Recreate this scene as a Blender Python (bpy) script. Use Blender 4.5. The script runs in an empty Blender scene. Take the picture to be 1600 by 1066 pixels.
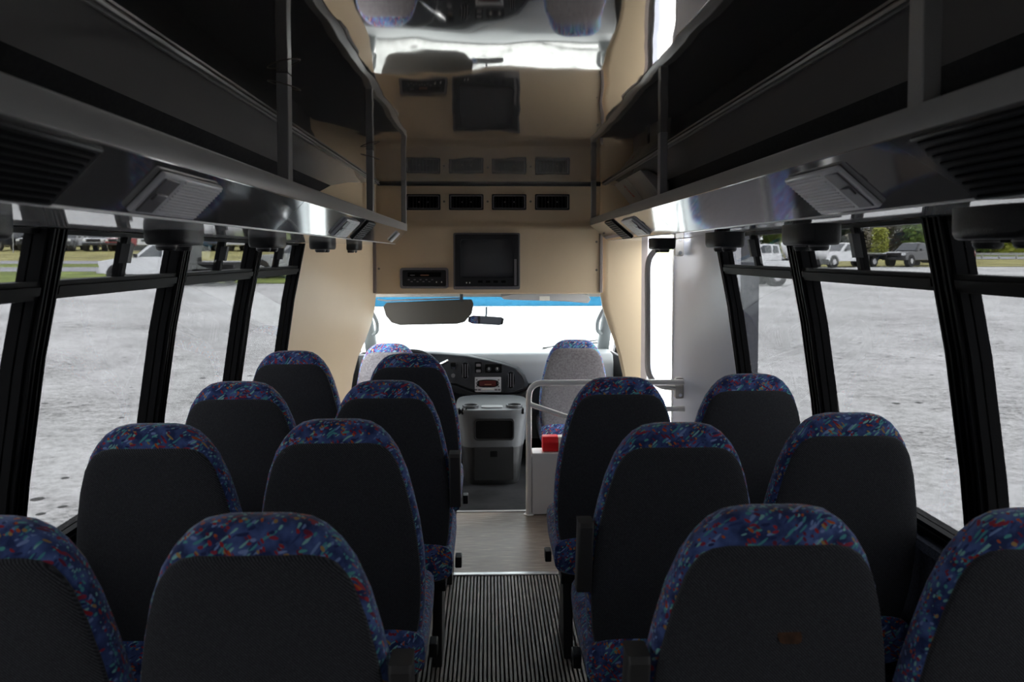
import bpy, bmesh, math, random
from mathutils import Vector, Matrix
random.seed(7)
S = bpy.context.scene
COL = S.collection
R = math.radians

# ------------------------------------------------------------------ camera, sky, exposure
ZC = 1.55                       # eye height above the bus floor
F_PX = 1180.0                   # focal length in pixels of a 1600 px wide frame
cam_d = bpy.data.cameras.new('camera'); cam = bpy.data.objects.new('camera', cam_d); COL.objects.link(cam)
cam_d.sensor_width = 36.0; cam_d.lens = F_PX / 1600 * 36
PITCH, YAW, CYP = R(2.5), R(1.8427), 449.02
cam.location = (0, 0, ZC); cam.rotation_euler = (math.pi / 2 - PITCH, 0, -YAW)
cam_d.shift_y = (CYP - 533.0) / 1600
cam_d.clip_start = 0.02; cam_d.clip_end = 600
cam_d.dof.use_dof = True; cam_d.dof.focus_distance = 3.4; cam_d.dof.aperture_fstop = 5.0
S.camera = cam

W = bpy.data.worlds.new('overcast'); S.world = W; W.use_nodes = True
W.node_tree.nodes['Background'].inputs[0].default_value = (0.93, 0.965, 1.0, 1)
W.node_tree.nodes['Background'].inputs[1].default_value = 10.5
S.view_settings.view_transform = 'Standard'; S.view_settings.look = 'None'
S.view_settings.gamma = 1.0; S.view_settings.use_curve_mapping = False
S.view_settings.exposure = 0.35
S.cycles.use_denoising = True
S.cycles.transparent_max_bounces = 24
S.cycles.sample_clamp_indirect = 8.0
S.cycles.diffuse_bounces = 8; S.cycles.glossy_bounces = 6; S.cycles.max_bounces = 16

# ------------------------------------------------------------------ helpers
_w = Vector((math.sin(YAW) * math.cos(PITCH), math.cos(YAW) * math.cos(PITCH), -math.sin(PITCH)))
_r = Vector((math.cos(YAW), -math.sin(YAW), 0)); _u = _r.cross(_w)
def at(px, py, y):
    """the point of the place that stands at depth y and shows at a measured spot of the photograph"""
    d = _r * ((px - 800) / F_PX) - _u * ((py - CYP) / F_PX) + _w
    t = y / d.y
    return Vector((d.x * t, y, ZC + d.z * t))

ORG = {}
def empty(name, loc=(0, 0, 0)):
    o = bpy.data.objects.new(name, None); COL.objects.link(o); o.location = loc
    o.empty_display_size = 0.1; ORG[o.name] = Vector(loc); return o
def tag(o, label, cat=None, group=None, kind=None):
    if label: o['label'] = label
    if cat: o['category'] = cat
    if group: o['group'] = group
    if kind: o['kind'] = kind
    return o
def mk(name, V, Fc, mat, parent=None, smooth=False, bevel=0, seg=2, subd=0, base=True):
    V = [Vector(v) for v in V]
    if parent is not None:
        o0 = ORG[parent.name]
    elif base:
        xs = [v.x for v in V]; ys = [v.y for v in V]; zs = [v.z for v in V]
        o0 = Vector(((min(xs) + max(xs)) / 2, (min(ys) + max(ys)) / 2, min(zs)))
    else:
        o0 = Vector((0, 0, 0))
    me = bpy.data.meshes.new(name)
    me.from_pydata([tuple(v - o0) for v in V], [], Fc)
    bm = bmesh.new(); bm.from_mesh(me); bmesh.ops.recalc_face_normals(bm, faces=bm.faces)
    if bevel:
        bmesh.ops.bevel(bm, geom=[e for e in bm.edges if len(e.link_faces) == 2 and e.calc_face_angle(0) > 0.5], offset=bevel, segments=seg, profile=0.5, affect='EDGES', clamp_overlap=True)
    bm.to_mesh(me); bm.free()
    if smooth or bevel:
        for p in me.polygons: p.use_smooth = True
        if hasattr(me, 'set_sharp_from_angle'): me.set_sharp_from_angle(angle=R(22 if bevel and not smooth else 40))
    me.materials.append(mat)
    o = bpy.data.objects.new(name, me); COL.objects.link(o)
    if parent is not None:
        o.parent = parent; ORG[o.name] = o0
    else:
        o.location = o0; ORG[o.name] = o0
    return o
BF = [(0, 1, 3, 2), (4, 6, 7, 5), (0, 4, 5, 1), (2, 3, 7, 6), (0, 2, 6, 4), (1, 5, 7, 3)]
def boxv(x0, x1, y0, y1, z0, z1):
    return [(x, y, z) for x in (x0, x1) for y in (y0, y1) for z in (z0, z1)]
def box(name, x0, x1, y0, y1, z0, z1, mat, parent=None, bevel=0, seg=2):
    return mk(name, boxv(x0, x1, y0, y1, z0, z1), BF, mat, parent, bevel=bevel, seg=seg)
def joined(boxes):
    V, Fc = [], []
    for v, f in boxes:
        b = len(V); V += list(v); Fc += [tuple(i + b for i in q) for q in f]
    return V, Fc
def loft(rings, closed=True, caps=True):
    n = len(rings[0]); V = [p for r_ in rings for p in r_]; Fc = []
    for i in range(len(rings) - 1):
        for j in range(n if closed else n - 1):
            k = (j + 1) % n
            Fc.append((i * n + j, i * n + k, (i + 1) * n + k, (i + 1) * n + j))
    if caps:
        Fc.append(tuple(range(n))); Fc.append(tuple(range((len(rings) - 1) * n, len(rings) * n)))
    return V, Fc
def prism(poly, axis, a, b):
    """poly: 2D points in the two axes other than axis (in x,y,z order); extruded from a to b"""
    def pt(p, c):
        if axis == 'x': return (c, p[0], p[1])
        if axis == 'y': return (p[0], c, p[1])
        return (p[0], p[1], c)
    return loft([[pt(p, a) for p in poly], [pt(p, b) for p in poly]])
def smooth_path(pts, rad, n=6, lim=.49):
    """round the inner corners of a polyline"""
    pts = [Vector(p) for p in pts]; out = [pts[0]]
    for i in range(1, len(pts) - 1):
        a, b, c = pts[i - 1], pts[i], pts[i + 1]
        d1 = (a - b).normalized(); d2 = (c - b).normalized()
        r_ = min(rad, (a - b).length * lim, (c - b).length * lim)
        p0, p2 = b + d1 * r_, b + d2 * r_
        for k in range(n + 1):
            t = k / n; out.append((1 - t) ** 2 * p0 + 2 * t * (1 - t) * b + t * t * p2)
    out.append(pts[-1]); return out
def tubev(pts, r, n=12):
    pts = [Vector(p) for p in pts]; rings = []; prev = None
    for i, p in enumerate(pts):
        d = (pts[min(i + 1, len(pts) - 1)] - pts[max(i - 1, 0)]).normalized()
        if prev is None:
            ref = Vector((0, 0, 1)) if abs(d.z) < .9 else Vector((1, 0, 0))
            x = d.cross(ref).normalized()
        else:
            x = (prev - d * prev.dot(d)).normalized()
        prev = x; y = d.cross(x)
        rr = r[i] if isinstance(r, (list, tuple)) else r
        rings.append([p + x * math.cos(2 * math.pi * k / n) * rr + y * math.sin(2 * math.pi * k / n) * rr for k in range(n)])
    return loft(rings)
def tube(name, pts, r, mat, parent=None, n=12):
    V, Fc = tubev(pts, r, n); return mk(name, V, Fc, mat, parent, smooth=True)
def sup(hx, hy, e, n=24):
    out = []
    for k in range(n):
        a = 2 * math.pi * k / n; c, s = math.cos(a), math.sin(a)
        out.append((hx * math.copysign(abs(c) ** (2 / e), c), hy * math.copysign(abs(s) ** (2 / e), s)))
    return out
def rrect(x0, x1, y0, y1, r, n=5):
    out = []
    for cx, cy, a0 in ((x1 - r, y1 - r, 0), (x0 + r, y1 - r, 90), (x0 + r, y0 + r, 180), (x1 - r, y0 + r, 270)):
        for k in range(n + 1):
            a = R(a0 + 90 * k / n); out.append((cx + r * math.cos(a), cy + r * math.sin(a)))
    return out
def ring_prism(outer, inner, axis, a, b):
    """a frame between two closed outlines of equal length"""
    n = len(outer)
    def pt(p, c):
        if axis == 'x': return (c, p[0], p[1])
        if axis == 'y': return (p[0], c, p[1])
        return (p[0], p[1], c)
    V = [pt(p, a) for p in outer] + [pt(p, a) for p in inner] + [pt(p, b) for p in outer] + [pt(p, b) for p in inner]
    Fc = []
    for j in range(n):
        k = (j + 1) % n
        Fc += [(j, k, n + k, n + j), (2 * n + j, 3 * n + j, 3 * n + k, 2 * n + k), (j, 2 * n + j, 2 * n + k, k), (n + j, n + k, 3 * n + k, 3 * n + j)]
    return V, Fc
def copy_tree(o, parent=None):
    c = o.copy(); COL.objects.link(c)
    if parent is not None: c.parent = parent
    for ch in list(o.children): copy_tree(ch, c)
    return c
def text_mesh(name, body, size, mat, parent, M, depth=0.0006):
    cu = bpy.data.curves.new(name, 'FONT'); cu.body = body; cu.size = size; cu.extrude = depth; cu.align_x = 'CENTER'; cu.align_y = 'CENTER'
    t = bpy.data.objects.new(name, cu); me = bpy.data.meshes.new_from_object(t)
    bpy.data.objects.remove(t); me.materials.append(mat)
    o0 = ORG[parent.name]; me.transform(Matrix.Translation(-o0) @ M)
    o = bpy.data.objects.new(name, me); COL.objects.link(o); o.parent = parent; ORG[o.name] = o0
    return o

# ------------------------------------------------------------------ materials
def nt(m):
    m.use_nodes = True; t = m.node_tree
    return t, t.nodes, t.links, t.nodes['Principled BSDF']
def mat(name, col, rough=.5, metal=0, spec=.5, noise=None, bump=None, coat=0):
    """noise = (scale, amount): colour variation; bump = (scale, strength, stretch)"""
    m = bpy.data.materials.new(name); t, N, L, b = nt(m)
    b.inputs['Base Color'].default_value = (*col, 1); b.inputs['Roughness'].default_value = rough
    b.inputs['Metallic'].default_value = metal; b.inputs['Specular IOR Level'].default_value = spec
    b.inputs['Coat Weight'].default_value = coat; b.inputs['Coat Roughness'].default_value = .05
    if noise or bump:
        tc = N.new('ShaderNodeTexCoord')
    if noise:
        n = N.new('ShaderNodeTexNoise'); n.inputs['Scale'].default_value = noise[0]; n.inputs['Detail'].default_value = 6
        L.new(tc.outputs['Object'], n.inputs['Vector'])
        cr = N.new('ShaderNodeValToRGB'); a = noise[1]
        cr.color_ramp.elements[0].position = .3; cr.color_ramp.elements[1].position = .7
        cr.color_ramp.elements[0].color = (*[c * (1 - a) for c in col], 1); cr.color_ramp.elements[1].color = (*[min(1, c * (1 + a)) for c in col], 1)
        L.new(n.outputs['Fac'], cr.inputs['Fac']); L.new(cr.outputs['Color'], b.inputs['Base Color'])
    if bump:
        mp = N.new('ShaderNodeMapping'); L.new(tc.outputs['Object'], mp.inputs['Vector'])
        if len(bump) > 2: mp.inputs['Scale'].default_value = bump[2]
        n2 = N.new('ShaderNodeTexNoise'); n2.inputs['Scale'].default_value = bump[0]; n2.inputs['Detail'].default_value = 3
        L.new(mp.outputs['Vector'], n2.inputs['Vector'])
        bp_ = N.new('ShaderNodeBump'); bp_.inputs['Strength'].default_value = bump[1]; bp_.inputs['Distance'].default_value = .01
        L.new(n2.outputs['Fac'], bp_.inputs['Height']); L.new(bp_.outputs['Normal'], b.inputs['Normal'])
    return m

def glass_mat(name, T, refl=1.0):
    """tinted sheet glass: straight-through tint plus a Fresnel gloss; every pane is a thin slab, so the light passes two faces"""
    m = bpy.data.materials.new(name); m.use_nodes = True; t = m.node_tree; N, L = t.nodes, t.links
    N.remove(N['Principled BSDF']); out = N['Material Output']
    tr = N.new('ShaderNodeBsdfTransparent'); tr.inputs[0].default_value = (*[math.sqrt(c) for c in T], 1)
    gl = N.new('ShaderNodeBsdfGlossy'); gl.inputs['Roughness'].default_value = .0; gl.inputs['Color'].default_value = (refl, refl, refl, 1)
    lw = N.new('ShaderNodeLayerWeight'); lw.inputs['Blend'].default_value = .5       # Schlick Fresnel, same on both faces of the slab
    pw = N.new('ShaderNodeMath'); pw.operation = 'POWER'; pw.inputs[1].default_value = 5; L.new(lw.outputs['Facing'], pw.inputs[0])
    ma = N.new('ShaderNodeMath'); ma.operation = 'MULTIPLY_ADD'; ma.inputs[1].default_value = .2; ma.inputs[2].default_value = .007; L.new(pw.outputs[0], ma.inputs[0])
    mx = N.new('ShaderNodeMixShader'); L.new(ma.outputs[0], mx.inputs[0]); L.new(tr.outputs[0], mx.inputs[1]); L.new(gl.outputs[0], mx.inputs[2])
    L.new(mx.outputs[0], out.inputs['Surface']); return m

def fabric_pattern():
    m = bpy.data.materials.new('patterned_moquette'); t, N, L, b = nt(m)
    tc = N.new('ShaderNodeTexCoord'); oi = N.new('ShaderNodeObjectInfo')
    off = N.new('ShaderNodeVectorMath'); off.operation = 'SCALE'; off.inputs[0].default_value = (7.1, 5.3, 9.7); L.new(oi.outputs['Random'], off.inputs['Scale'])
    add = N.new('ShaderNodeVectorMath'); add.operation = 'ADD'; L.new(tc.outputs['Object'], add.inputs[0]); L.new(off.outputs[0], add.inputs[1])
    nz = N.new('ShaderNodeTexNoise'); nz.inputs['Scale'].default_value = 9; L.new(add.outputs[0], nz.inputs['Vector'])
    dis = N.new('ShaderNodeVectorMath'); dis.operation = 'MULTIPLY_ADD'; dis.inputs[1].default_value = (.05, .05, .05)
    L.new(nz.outputs['Color'], dis.inputs[0]); L.new(add.outputs[0], dis.inputs[2])
    nb = N.new('ShaderNodeTexNoise'); nb.inputs['Scale'].default_value = 28; nb.inputs['Detail'].default_value = 4; L.new(add.outputs[0], nb.inputs['Vector'])
    cr = N.new('ShaderNodeValToRGB'); e = cr.color_ramp.elements
    e[0].position = .38; e[0].color = (.020, .035, .115, 1); e[1].position = .68; e[1].color = (.10, .16, .40, 1)
    L.new(nb.outputs['Fac'], cr.inputs['Fac']); cur = cr.outputs['Color']
    layers = [((.2, .85, .3), (170, 170, 24), .46, [(0, None), (.36, (.08, .32, .34)), (.52, (.25, .54, .50)), (.64, None), (.72, (.03, .05, .16)), (.88, (.20, .30, .56))]),
              ((.3, -.75, .2), (150, 150, 23), .46, [(0, None), (.56, (.36, .025, .035)), (.67, (.17, .02, .05)), (.74, None), (.87, (.52, .10, .02)), (.94, (.42, .25, .09))]),
              ((-.3, 1.5, .2), (110, 110, 17), .38, [(0, None), (.52, (.32, .03, .06)), (.64, None), (.74, (.02, .03, .11)), (.86, (.10, .38, .36)), (.94, (.22, .30, .56))])]
    for rot, sc, thr, stops in layers:
        mp = N.new('ShaderNodeMapping'); mp.vector_type = 'TEXTURE'; mp.inputs['Rotation'].default_value = rot; mp.inputs['Scale'].default_value = tuple(1 / q for q in sc)
        L.new(dis.outputs[0], mp.inputs['Vector'])
        v = N.new('ShaderNodeTexVoronoi'); v.inputs['Scale'].default_value = 1.0; L.new(mp.outputs[0], v.inputs['Vector'])
        sep = N.new('ShaderNodeSeparateColor'); L.new(v.outputs['Color'], sep.inputs[0])
        rc = N.new('ShaderNodeValToRGB'); rc.color_ramp.interpolation = 'CONSTANT'
        ra = N.new('ShaderNodeValToRGB'); ra.color_ramp.interpolation = 'CONSTANT'
        for ramp, mode in ((rc, 0), (ra, 1)):
            els = ramp.color_ramp.elements
            while len(els) > 1: els.remove(els[-1])
            for i, (p, c) in enumerate(stops):
                el = els[0] if i == 0 else els.new(p); el.position = p
                el.color = (*(c or (0, 0, 0)), 1) if mode == 0 else ((1, 1, 1, 1) if c else (0, 0, 0, 1))
            L.new(sep.outputs[0], ramp.inputs['Fac'])
        lt = N.new('ShaderNodeMath'); lt.operation = 'LESS_THAN'; lt.inputs[1].default_value = thr; L.new(v.outputs['Distance'], lt.inputs[0])
        mu = N.new('ShaderNodeMath'); mu.operation = 'MULTIPLY'; L.new(lt.outputs[0], mu.inputs[0]); L.new(ra.outputs['Color'], mu.inputs[1])
        mx = N.new('ShaderNodeMix'); mx.data_type = 'RGBA'; L.new(mu.outputs[0], mx.inputs['Factor']); L.new(cur, mx.inputs['A']); L.new(rc.outputs['Color'], mx.inputs['B'])
        cur = mx.outputs['Result']
    L.new(cur, b.inputs['Base Color']); b.inputs['Roughness'].default_value = .9; b.inputs['Specular IOR Level'].default_value = .15
    b.inputs['Sheen Weight'].default_value = .25; b.inputs['Sheen Roughness'].default_value = .5
    return m

def twill():
    m = bpy.data.materials.new('charcoal_twill'); t, N, L, b = nt(m)
    tc = N.new('ShaderNodeTexCoord')
    mp = N.new('ShaderNodeMapping'); mp.inputs['Rotation'].default_value = (0, R(45), 0); L.new(tc.outputs['Object'], mp.inputs['Vector'])
    w1 = N.new('ShaderNodeTexWave'); w1.wave_type = 'BANDS'; w1.bands_direction = 'X'; w1.inputs['Scale'].default_value = 75; w1.inputs['Distortion'].default_value = 1.5; w1.inputs['Detail Scale'].default_value = 30
    L.new(mp.outputs[0], w1.inputs['Vector'])
    n = N.new('ShaderNodeTexNoise'); n.inputs['Scale'].default_value = 350; L.new(tc.outputs['Object'], n.inputs['Vector'])
    mu = N.new('ShaderNodeMath'); mu.operation = 'MULTIPLY'; L.new(w1.outputs['Fac'], mu.inputs[0]); L.new(n.outputs['Fac'], mu.inputs[1])
    cr = N.new('ShaderNodeValToRGB'); e = cr.color_ramp.elements; e[0].position = .1; e[0].color = (.020, .0205, .0235, 1); e[1].position = .6; e[1].color = (.088, .090, .099, 1)
    L.new(mu.outputs[0], cr.inputs['Fac']); L.new(cr.outputs['Color'], b.inputs['Base Color'])
    b.inputs['Roughness'].default_value = .95; b.inputs['Specular IOR Level'].default_value = .1; b.inputs['Sheen Weight'].default_value = .15
    bp_ = N.new('ShaderNodeBump'); bp_.inputs['Strength'].default_value = .4; bp_.inputs['Distance'].default_value = .002
    L.new(w1.outputs['Fac'], bp_.inputs['Height']); L.new(bp_.outputs['Normal'], b.inputs['Normal'])
    return m

def mirror_ceiling():
    m = bpy.data.materials.new('mirror_ceiling_sheet'); m.use_nodes = True; t = m.node_tree; N, L = t.nodes, t.links
    N.remove(N['Principled BSDF']); out = N['Material Output']
    tc = N.new('ShaderNodeTexCoord'); mp = N.new('ShaderNodeMapping'); mp.inputs['Scale'].default_value = (1.6, .9, 1); L.new(tc.outputs['Object'], mp.inputs['Vector'])
    n = N.new('ShaderNodeTexNoise'); n.inputs['Scale'].default_value = 2.2; n.inputs['Detail'].default_value = 1.5; L.new(mp.outputs[0], n.inputs['Vector'])
    bp_ = N.new('ShaderNodeBump'); bp_.inputs['Strength'].default_value = 1.0; bp_.inputs['Distance'].default_value = .0028; L.new(n.outputs['Fac'], bp_.inputs['Height'])
    gl = N.new('ShaderNodeBsdfGlossy'); gl.inputs['Color'].default_value = (.46, .44, .42, 1); gl.inputs['Roughness'].default_value = .035; L.new(bp_.outputs['Normal'], gl.inputs['Normal'])
    df = N.new('ShaderNodeBsdfDiffuse'); df.inputs['Color'].default_value = (.05, .048, .045, 1)
    ad = N.new('ShaderNodeAddShader'); L.new(gl.outputs[0], ad.inputs[0]); L.new(df.outputs[0], ad.inputs[1]); L.new(ad.outputs[0], out.inputs['Surface'])
    return m

def laminate():
    m = bpy.data.materials.new('streaked_laminate'); t, N, L, b = nt(m)
    tc = N.new('ShaderNodeTexCoord'); mp = N.new('ShaderNodeMapping'); mp.inputs['Scale'].default_value = (3, 55, 1); L.new(tc.outputs['Object'], mp.inputs['Vector'])
    n = N.new('ShaderNodeTexNoise'); n.inputs['Scale'].default_value = 3.0; n.inputs['Detail'].default_value = 5; L.new(mp.outputs[0], n.inputs['Vector'])
    cr = N.new('ShaderNodeValToRGB'); e = cr.color_ramp.elements
    e[0].position = .32; e[0].color = (.19, .15, .12, 1); e[1].position = .62; e[1].color = (.37, .30, .24, 1)
    el = e.new(.70); el.color = (.66, .58, .50, 1)
    L.new(n.outputs['Fac'], cr.inputs['Fac']); L.new(cr.outputs['Color'], b.inputs['Base Color']); b.inputs['Roughness'].default_value = .38
    return m

def gravel():
    m = bpy.data.materials.new('crushed_gravel'); t, N, L, b = nt(m)
    tc = N.new('ShaderNodeTexCoord')
    n1 = N.new('ShaderNodeTexNoise'); n1.inputs['Scale'].default_value = .35; n1.inputs['Detail'].default_value = 8; L.new(tc.outputs['Object'], n1.inputs['Vector'])
    mp = N.new('ShaderNodeMapping'); mp.inputs['Scale'].default_value = (.7, 1.2, 1); L.new(tc.outputs['Object'], mp.inputs['Vector'])
    n2 = N.new('ShaderNodeTexNoise'); n2.inputs['Scale'].default_value = 4.5; n2.inputs['Detail'].default_value = 12; n2.inputs['Roughness'].default_value = .82; L.new(mp.outputs[0], n2.inputs['Vector'])
    v = N.new('ShaderNodeTexVoronoi'); v.inputs['Scale'].default_value = 16; L.new(tc.outputs['Object'], v.inputs['Vector'])
    a = N.new('ShaderNodeMath'); a.operation = 'MULTIPLY_ADD'; a.inputs[1].default_value = .45; L.new(n1.outputs['Fac'], a.inputs[0]); L.new(n2.outputs['Fac'], a.inputs[2])
    a2 = N.new('ShaderNodeMath'); a2.operation = 'MULTIPLY_ADD'; a2.inputs[1].default_value = .22; L.new(v.outputs['Distance'], a2.inputs[0]); L.new(a.outputs[0], a2.inputs[2])
    cr = N.new('ShaderNodeValToRGB'); e = cr.color_ramp.elements
    e[0].position = .56; e[0].color = (.08, .08, .08, 1); e[1].position = .98; e[1].color = (.84, .835, .825, 1)
    el = e.new(.68); el.color = (.36, .357, .35, 1); el = e.new(.80); el.color = (.60, .595, .585, 1)
    L.new(a2.outputs[0], cr.inputs['Fac'])
    vp_ = N.new('ShaderNodeTexVoronoi'); vp_.inputs['Scale'].default_value = 2.6; L.new(tc.outputs['Object'], vp_.inputs['Vector'])   # scattered dark stones
    sc_ = N.new('ShaderNodeSeparateColor'); L.new(vp_.outputs['Color'], sc_.inputs[0])
    g1 = N.new('ShaderNodeMath'); g1.operation = 'MULTIPLY'; g1.inputs[1].default_value = .16; L.new(sc_.outputs[0], g1.inputs[0])
    g2 = N.new('ShaderNodeMath'); g2.operation = 'LESS_THAN'; L.new(vp_.outputs['Distance'], g2.inputs[0]); L.new(g1.outputs[0], g2.inputs[1])
    g3 = N.new('ShaderNodeMix'); g3.data_type = 'RGBA'; g3.inputs['B'].default_value = (.13, .128, .125, 1); L.new(g2.outputs[0], g3.inputs['Factor']); L.new(cr.outputs['Color'], g3.inputs['A'])
    L.new(g3.outputs['Result'], b.inputs['Base Color']); b.inputs['Roughness'].default_value = .95; b.inputs['Specular IOR Level'].default_value = .1
    bp_ = N.new('ShaderNodeBump'); bp_.inputs['Strength'].default_value = .6; bp_.inputs['Distance'].default_value = .03; L.new(n2.outputs['Fac'], bp_.inputs['Height']); L.new(bp_.outputs['Normal'], b.inputs['Normal'])
    return m

M = {}
M['fabric'] = fabric_pattern(); M['twill'] = twill(); M['mirror'] = mirror_ceiling(); M['laminate'] = laminate(); M['gravel'] = gravel()
M['black_plastic'] = mat('black_plastic', (.009, .009, .0095), .42, spec=.3, bump=(300, .15))
M['black_frame'] = mat('black_window_frame', (.006, .006, .0065), .5, spec=.06)
M['armrest'] = mat('dark_grey_armrest', (.04, .038, .036), .5)
M['rubber'] = mat('black_rubber', (.02, .02, .02), .7)
M['grey_rail'] = mat('grey_rack_metal', (.30, .29, .275), .28, noise=(3, .06))
M['fascia'] = mat('glossy_grey_fascia', (.13, .125, .122), .06, spec=.9, coat=1, bump=(1.6, .05))
M['cove'] = mat('glossy_cove_panel', (.30, .285, .275), .10, spec=.6)
M['soffit'] = mat('white_gloss_soffit', (.70, .69, .67), .05, spec=.6)
M['cant'] = mat('pale_edge_bead', (.75, .74, .72), .25)
M['carpet'] = mat('dark_rack_carpet', (.022, .022, .023), .95, noise=(60, .3))
M['wall_carpet'] = mat('blue_grey_wall_carpet', (.045, .052, .075), .95, noise=(120, .35), bump=(200, .4))
M['beige'] = mat('beige_wall_laminate', (.70, .545, .36), .38, noise=(1.5, .05), bump=(2, .06))
M['beige_trim'] = mat('taupe_trim', (.22, .18, .165), .4)
M['white_panel'] = mat('white_wall_panel', (.52, .545, .64), .35, noise=(2, .03))
M['white_paint'] = mat('white_powder_coat', (.88, .86, .83), .3)
M['steel'] = mat('grey_painted_tube', (.46, .44, .41), .35)
M['alu'] = mat('aluminium_strip', (.85, .84, .82), .25, metal=.6)
M['screw'] = mat('screw_head', (.2, .17, .14), .4, metal=.7)
M['tv'] = mat('charcoal_tv_plastic', (.013, .013, .014), .4, spec=.3)
M['screen'] = mat('dark_picture_tube', (.05, .051, .053), .3, spec=.35)
M['bezel_grey'] = mat('grey_bezel', (.15, .14, .145), .35)
M['indicator'] = mat('pale_indicator', (.8, .78, .7), .4)
M['slot_orange'] = mat('dull_orange_label', (.30, .13, .07), .5)
M['ribbed'] = mat('ribbed_grey_rubber', (.25, .225, .20), .4, noise=(6, .35))
M['cab_floor'] = mat('cab_floor_vinyl', (.018, .0185, .02), .85, spec=.15, noise=(5, .5))
M['dash'] = mat('dark_grey_dash', (.035, .037, .041), .5, spec=.3, bump=(400, .1))
M['dash_top'] = mat('mid_grey_dash_top', (.33, .34, .345), .55)
M['console'] = mat('grey_console_plastic', (.085, .09, .095), .45, spec=.4)
M['console_dark'] = mat('dark_console_plastic', (.016, .0165, .017), .45, spec=.35)
M['pocket'] = mat('console_pocket_black', (.003, .003, .003), .8, spec=.1)
M['radio'] = mat('silver_radio_face', (.62, .62, .63), .3, metal=.5)
M['radio_lcd'] = mat('dark_red_display', (.07, .012, .01), .2)
M['visor'] = mat('backlit_visor_vinyl', (.055, .051, .044), .9, spec=.1)  # colour darkened to stand for the visor's backlit face
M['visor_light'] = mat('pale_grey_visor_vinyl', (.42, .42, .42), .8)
M['headliner'] = mat('cab_headliner', (.50, .47, .42), .9)
M['pillar'] = mat('grey_pillar_trim', (.24, .255, .26), .55)
M['mirror_glass'] = mat('mirror_glass', (.85, .87, .85), .02, metal=1)
M['red'] = mat('red_vinyl_case', (.92, .016, .024), .4)
M['red_text'] = mat('red_lettering', (.45, .05, .035), .6)
M['lens'] = mat('frosted_lens', (.72, .71, .72), .3, spec=.6)
M['lens_white'] = mat('white_lamp_cover', (.75, .74, .72), .3)
M['glass_side'] = glass_mat('grey_tinted_glass', (.064, .064, .065))
M['glass_up'] = glass_mat('grey_tinted_upper_glass', (.064, .064, .065))
M['glass_wind'] = glass_mat('clear_windscreen_glass', (.30, .317, .31))
M['glass_band'] = glass_mat('blue_shade_band', (.010, .050, .085))
M['glass_door'] = glass_mat('door_glass', (.55, .62, .63))
M['foam'] = mat('torn_brown_foam', (.07, .032, .014), .95, noise=(60, .5))
M['velour'] = mat('grey_seat_velour', (.15, .142, .15), .95, spec=.1, noise=(90, .25), bump=(250, .2))
M['chrome'] = mat('chrome', (.8, .8, .8), .12, metal=1)
M['bus_grey'] = mat('grey_door_frame', (.085, .088, .10), .5, noise=(80, .2))
M['bus_white'] = mat('white_door_edge', (.6, .6, .62), .5)

# ------------------------------------------------------------------ bus shell
CXB = 0.045; XL, XR = -1.13, 1.22
ZCEIL = 2.047; YREAR = -1.25; ZSILL = .75
ZHEADS = {-1: 1.61, 1: 1.642}; ZTRS = {-1: 1.465, 1: 1.48}    # window head and transom heights per side
def lean(z):
    """how far the side wall leans inward, measured from its place at z = 1.0"""
    pts = [(-.8, -.05), (.4, -.05), (.75, -.028), (1.0, 0), (1.3, .045), (1.61, .108), (1.66, .12)]
    for (a, fa), (b, fb) in zip(pts, pts[1:]):
        if z <= b: return fa + (fb - fa) * (z - a) / (b - a)
    return pts[-1][1]
def wx(side, z, inset=0.0):
    """x of the inner wall face on a side (-1 left, 1 right) at height z, moved inward by inset"""
    return (XL + lean(z) + inset) if side < 0 else (XR - lean(z) - inset)
ZS = [.75, .82, .9, 1.0, 1.1, 1.2, 1.3, 1.4, 1.5, 1.56, 1.61]
def wall_strip(side, y0, y1, zs, i0, i1):
    """a slab that follows the leaning wall between y0 and y1, from inset i0 to inset i1"""
    rings = [[(wx(side, z, i0), y0, z), (wx(side, z, i0), y1, z), (wx(side, z, i1), y1, z), (wx(side, z, i1), y0, z)] for z in zs]
    return loft(rings)
def zrange(a, b, n=9): return [a + (b - a) * i / (n - 1) for i in range(n)]

# floor
fl = box('floor', -1.2, 1.3, YREAR, 3.62, -.06, -.006, M['rubber']); tag(fl, 'dark rubber bus floor under the seats', kind='structure')
V, Fc = [], []
pr = [(-.42, -.02)]
x = -.40
while x < .48:
    pr += [(x, 0), (x + .0085, 0), (x + .0098, -.006), (x + .0147, -.006)]; x += .016
pr += [(.49, -.02)]
V, Fc = prism(pr, 'y', YREAR, 3.585)
rb = mk('ribbed_runner', V, Fc, M['ribbed'], fl)
box('laminate_floor', -1.2, 1.22, 3.60, 4.48, -.05, 0, M['laminate'], fl)
cf = box('cab_floor', -1.1, .80, 4.50, 6.7, -.16, -.10, M['cab_floor'], fl); box('floor_riser', -1.1, .80, 4.485, 4.50, -.12, -.002, M['cab_floor'], fl)
box('cab_floor_side', .80, 1.1, 5.62, 6.7, -.16, -.10, M['cab_floor'], fl)
box('step_tread', .80, 1.24, 4.50, 5.62, -.40, -.34, M['cab_floor'], fl, bevel=.01)
box('step_riser', .78, .80, 4.50, 5.62, -.38, -.11, M['rubber'], fl)
tag(box('trim_1', -.9, 1.0, 3.583, 3.612, -.004, .006, M['alu'], bevel=.003), 'aluminium threshold strip between ribbed runner and laminate floor', kind='structure')
tag(box('trim_2', -.9, 1.0, 4.478, 4.503, -.004, .006, M['alu'], bevel=.003), 'aluminium threshold strip at the edge of the cab floor', kind='structure')

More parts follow.
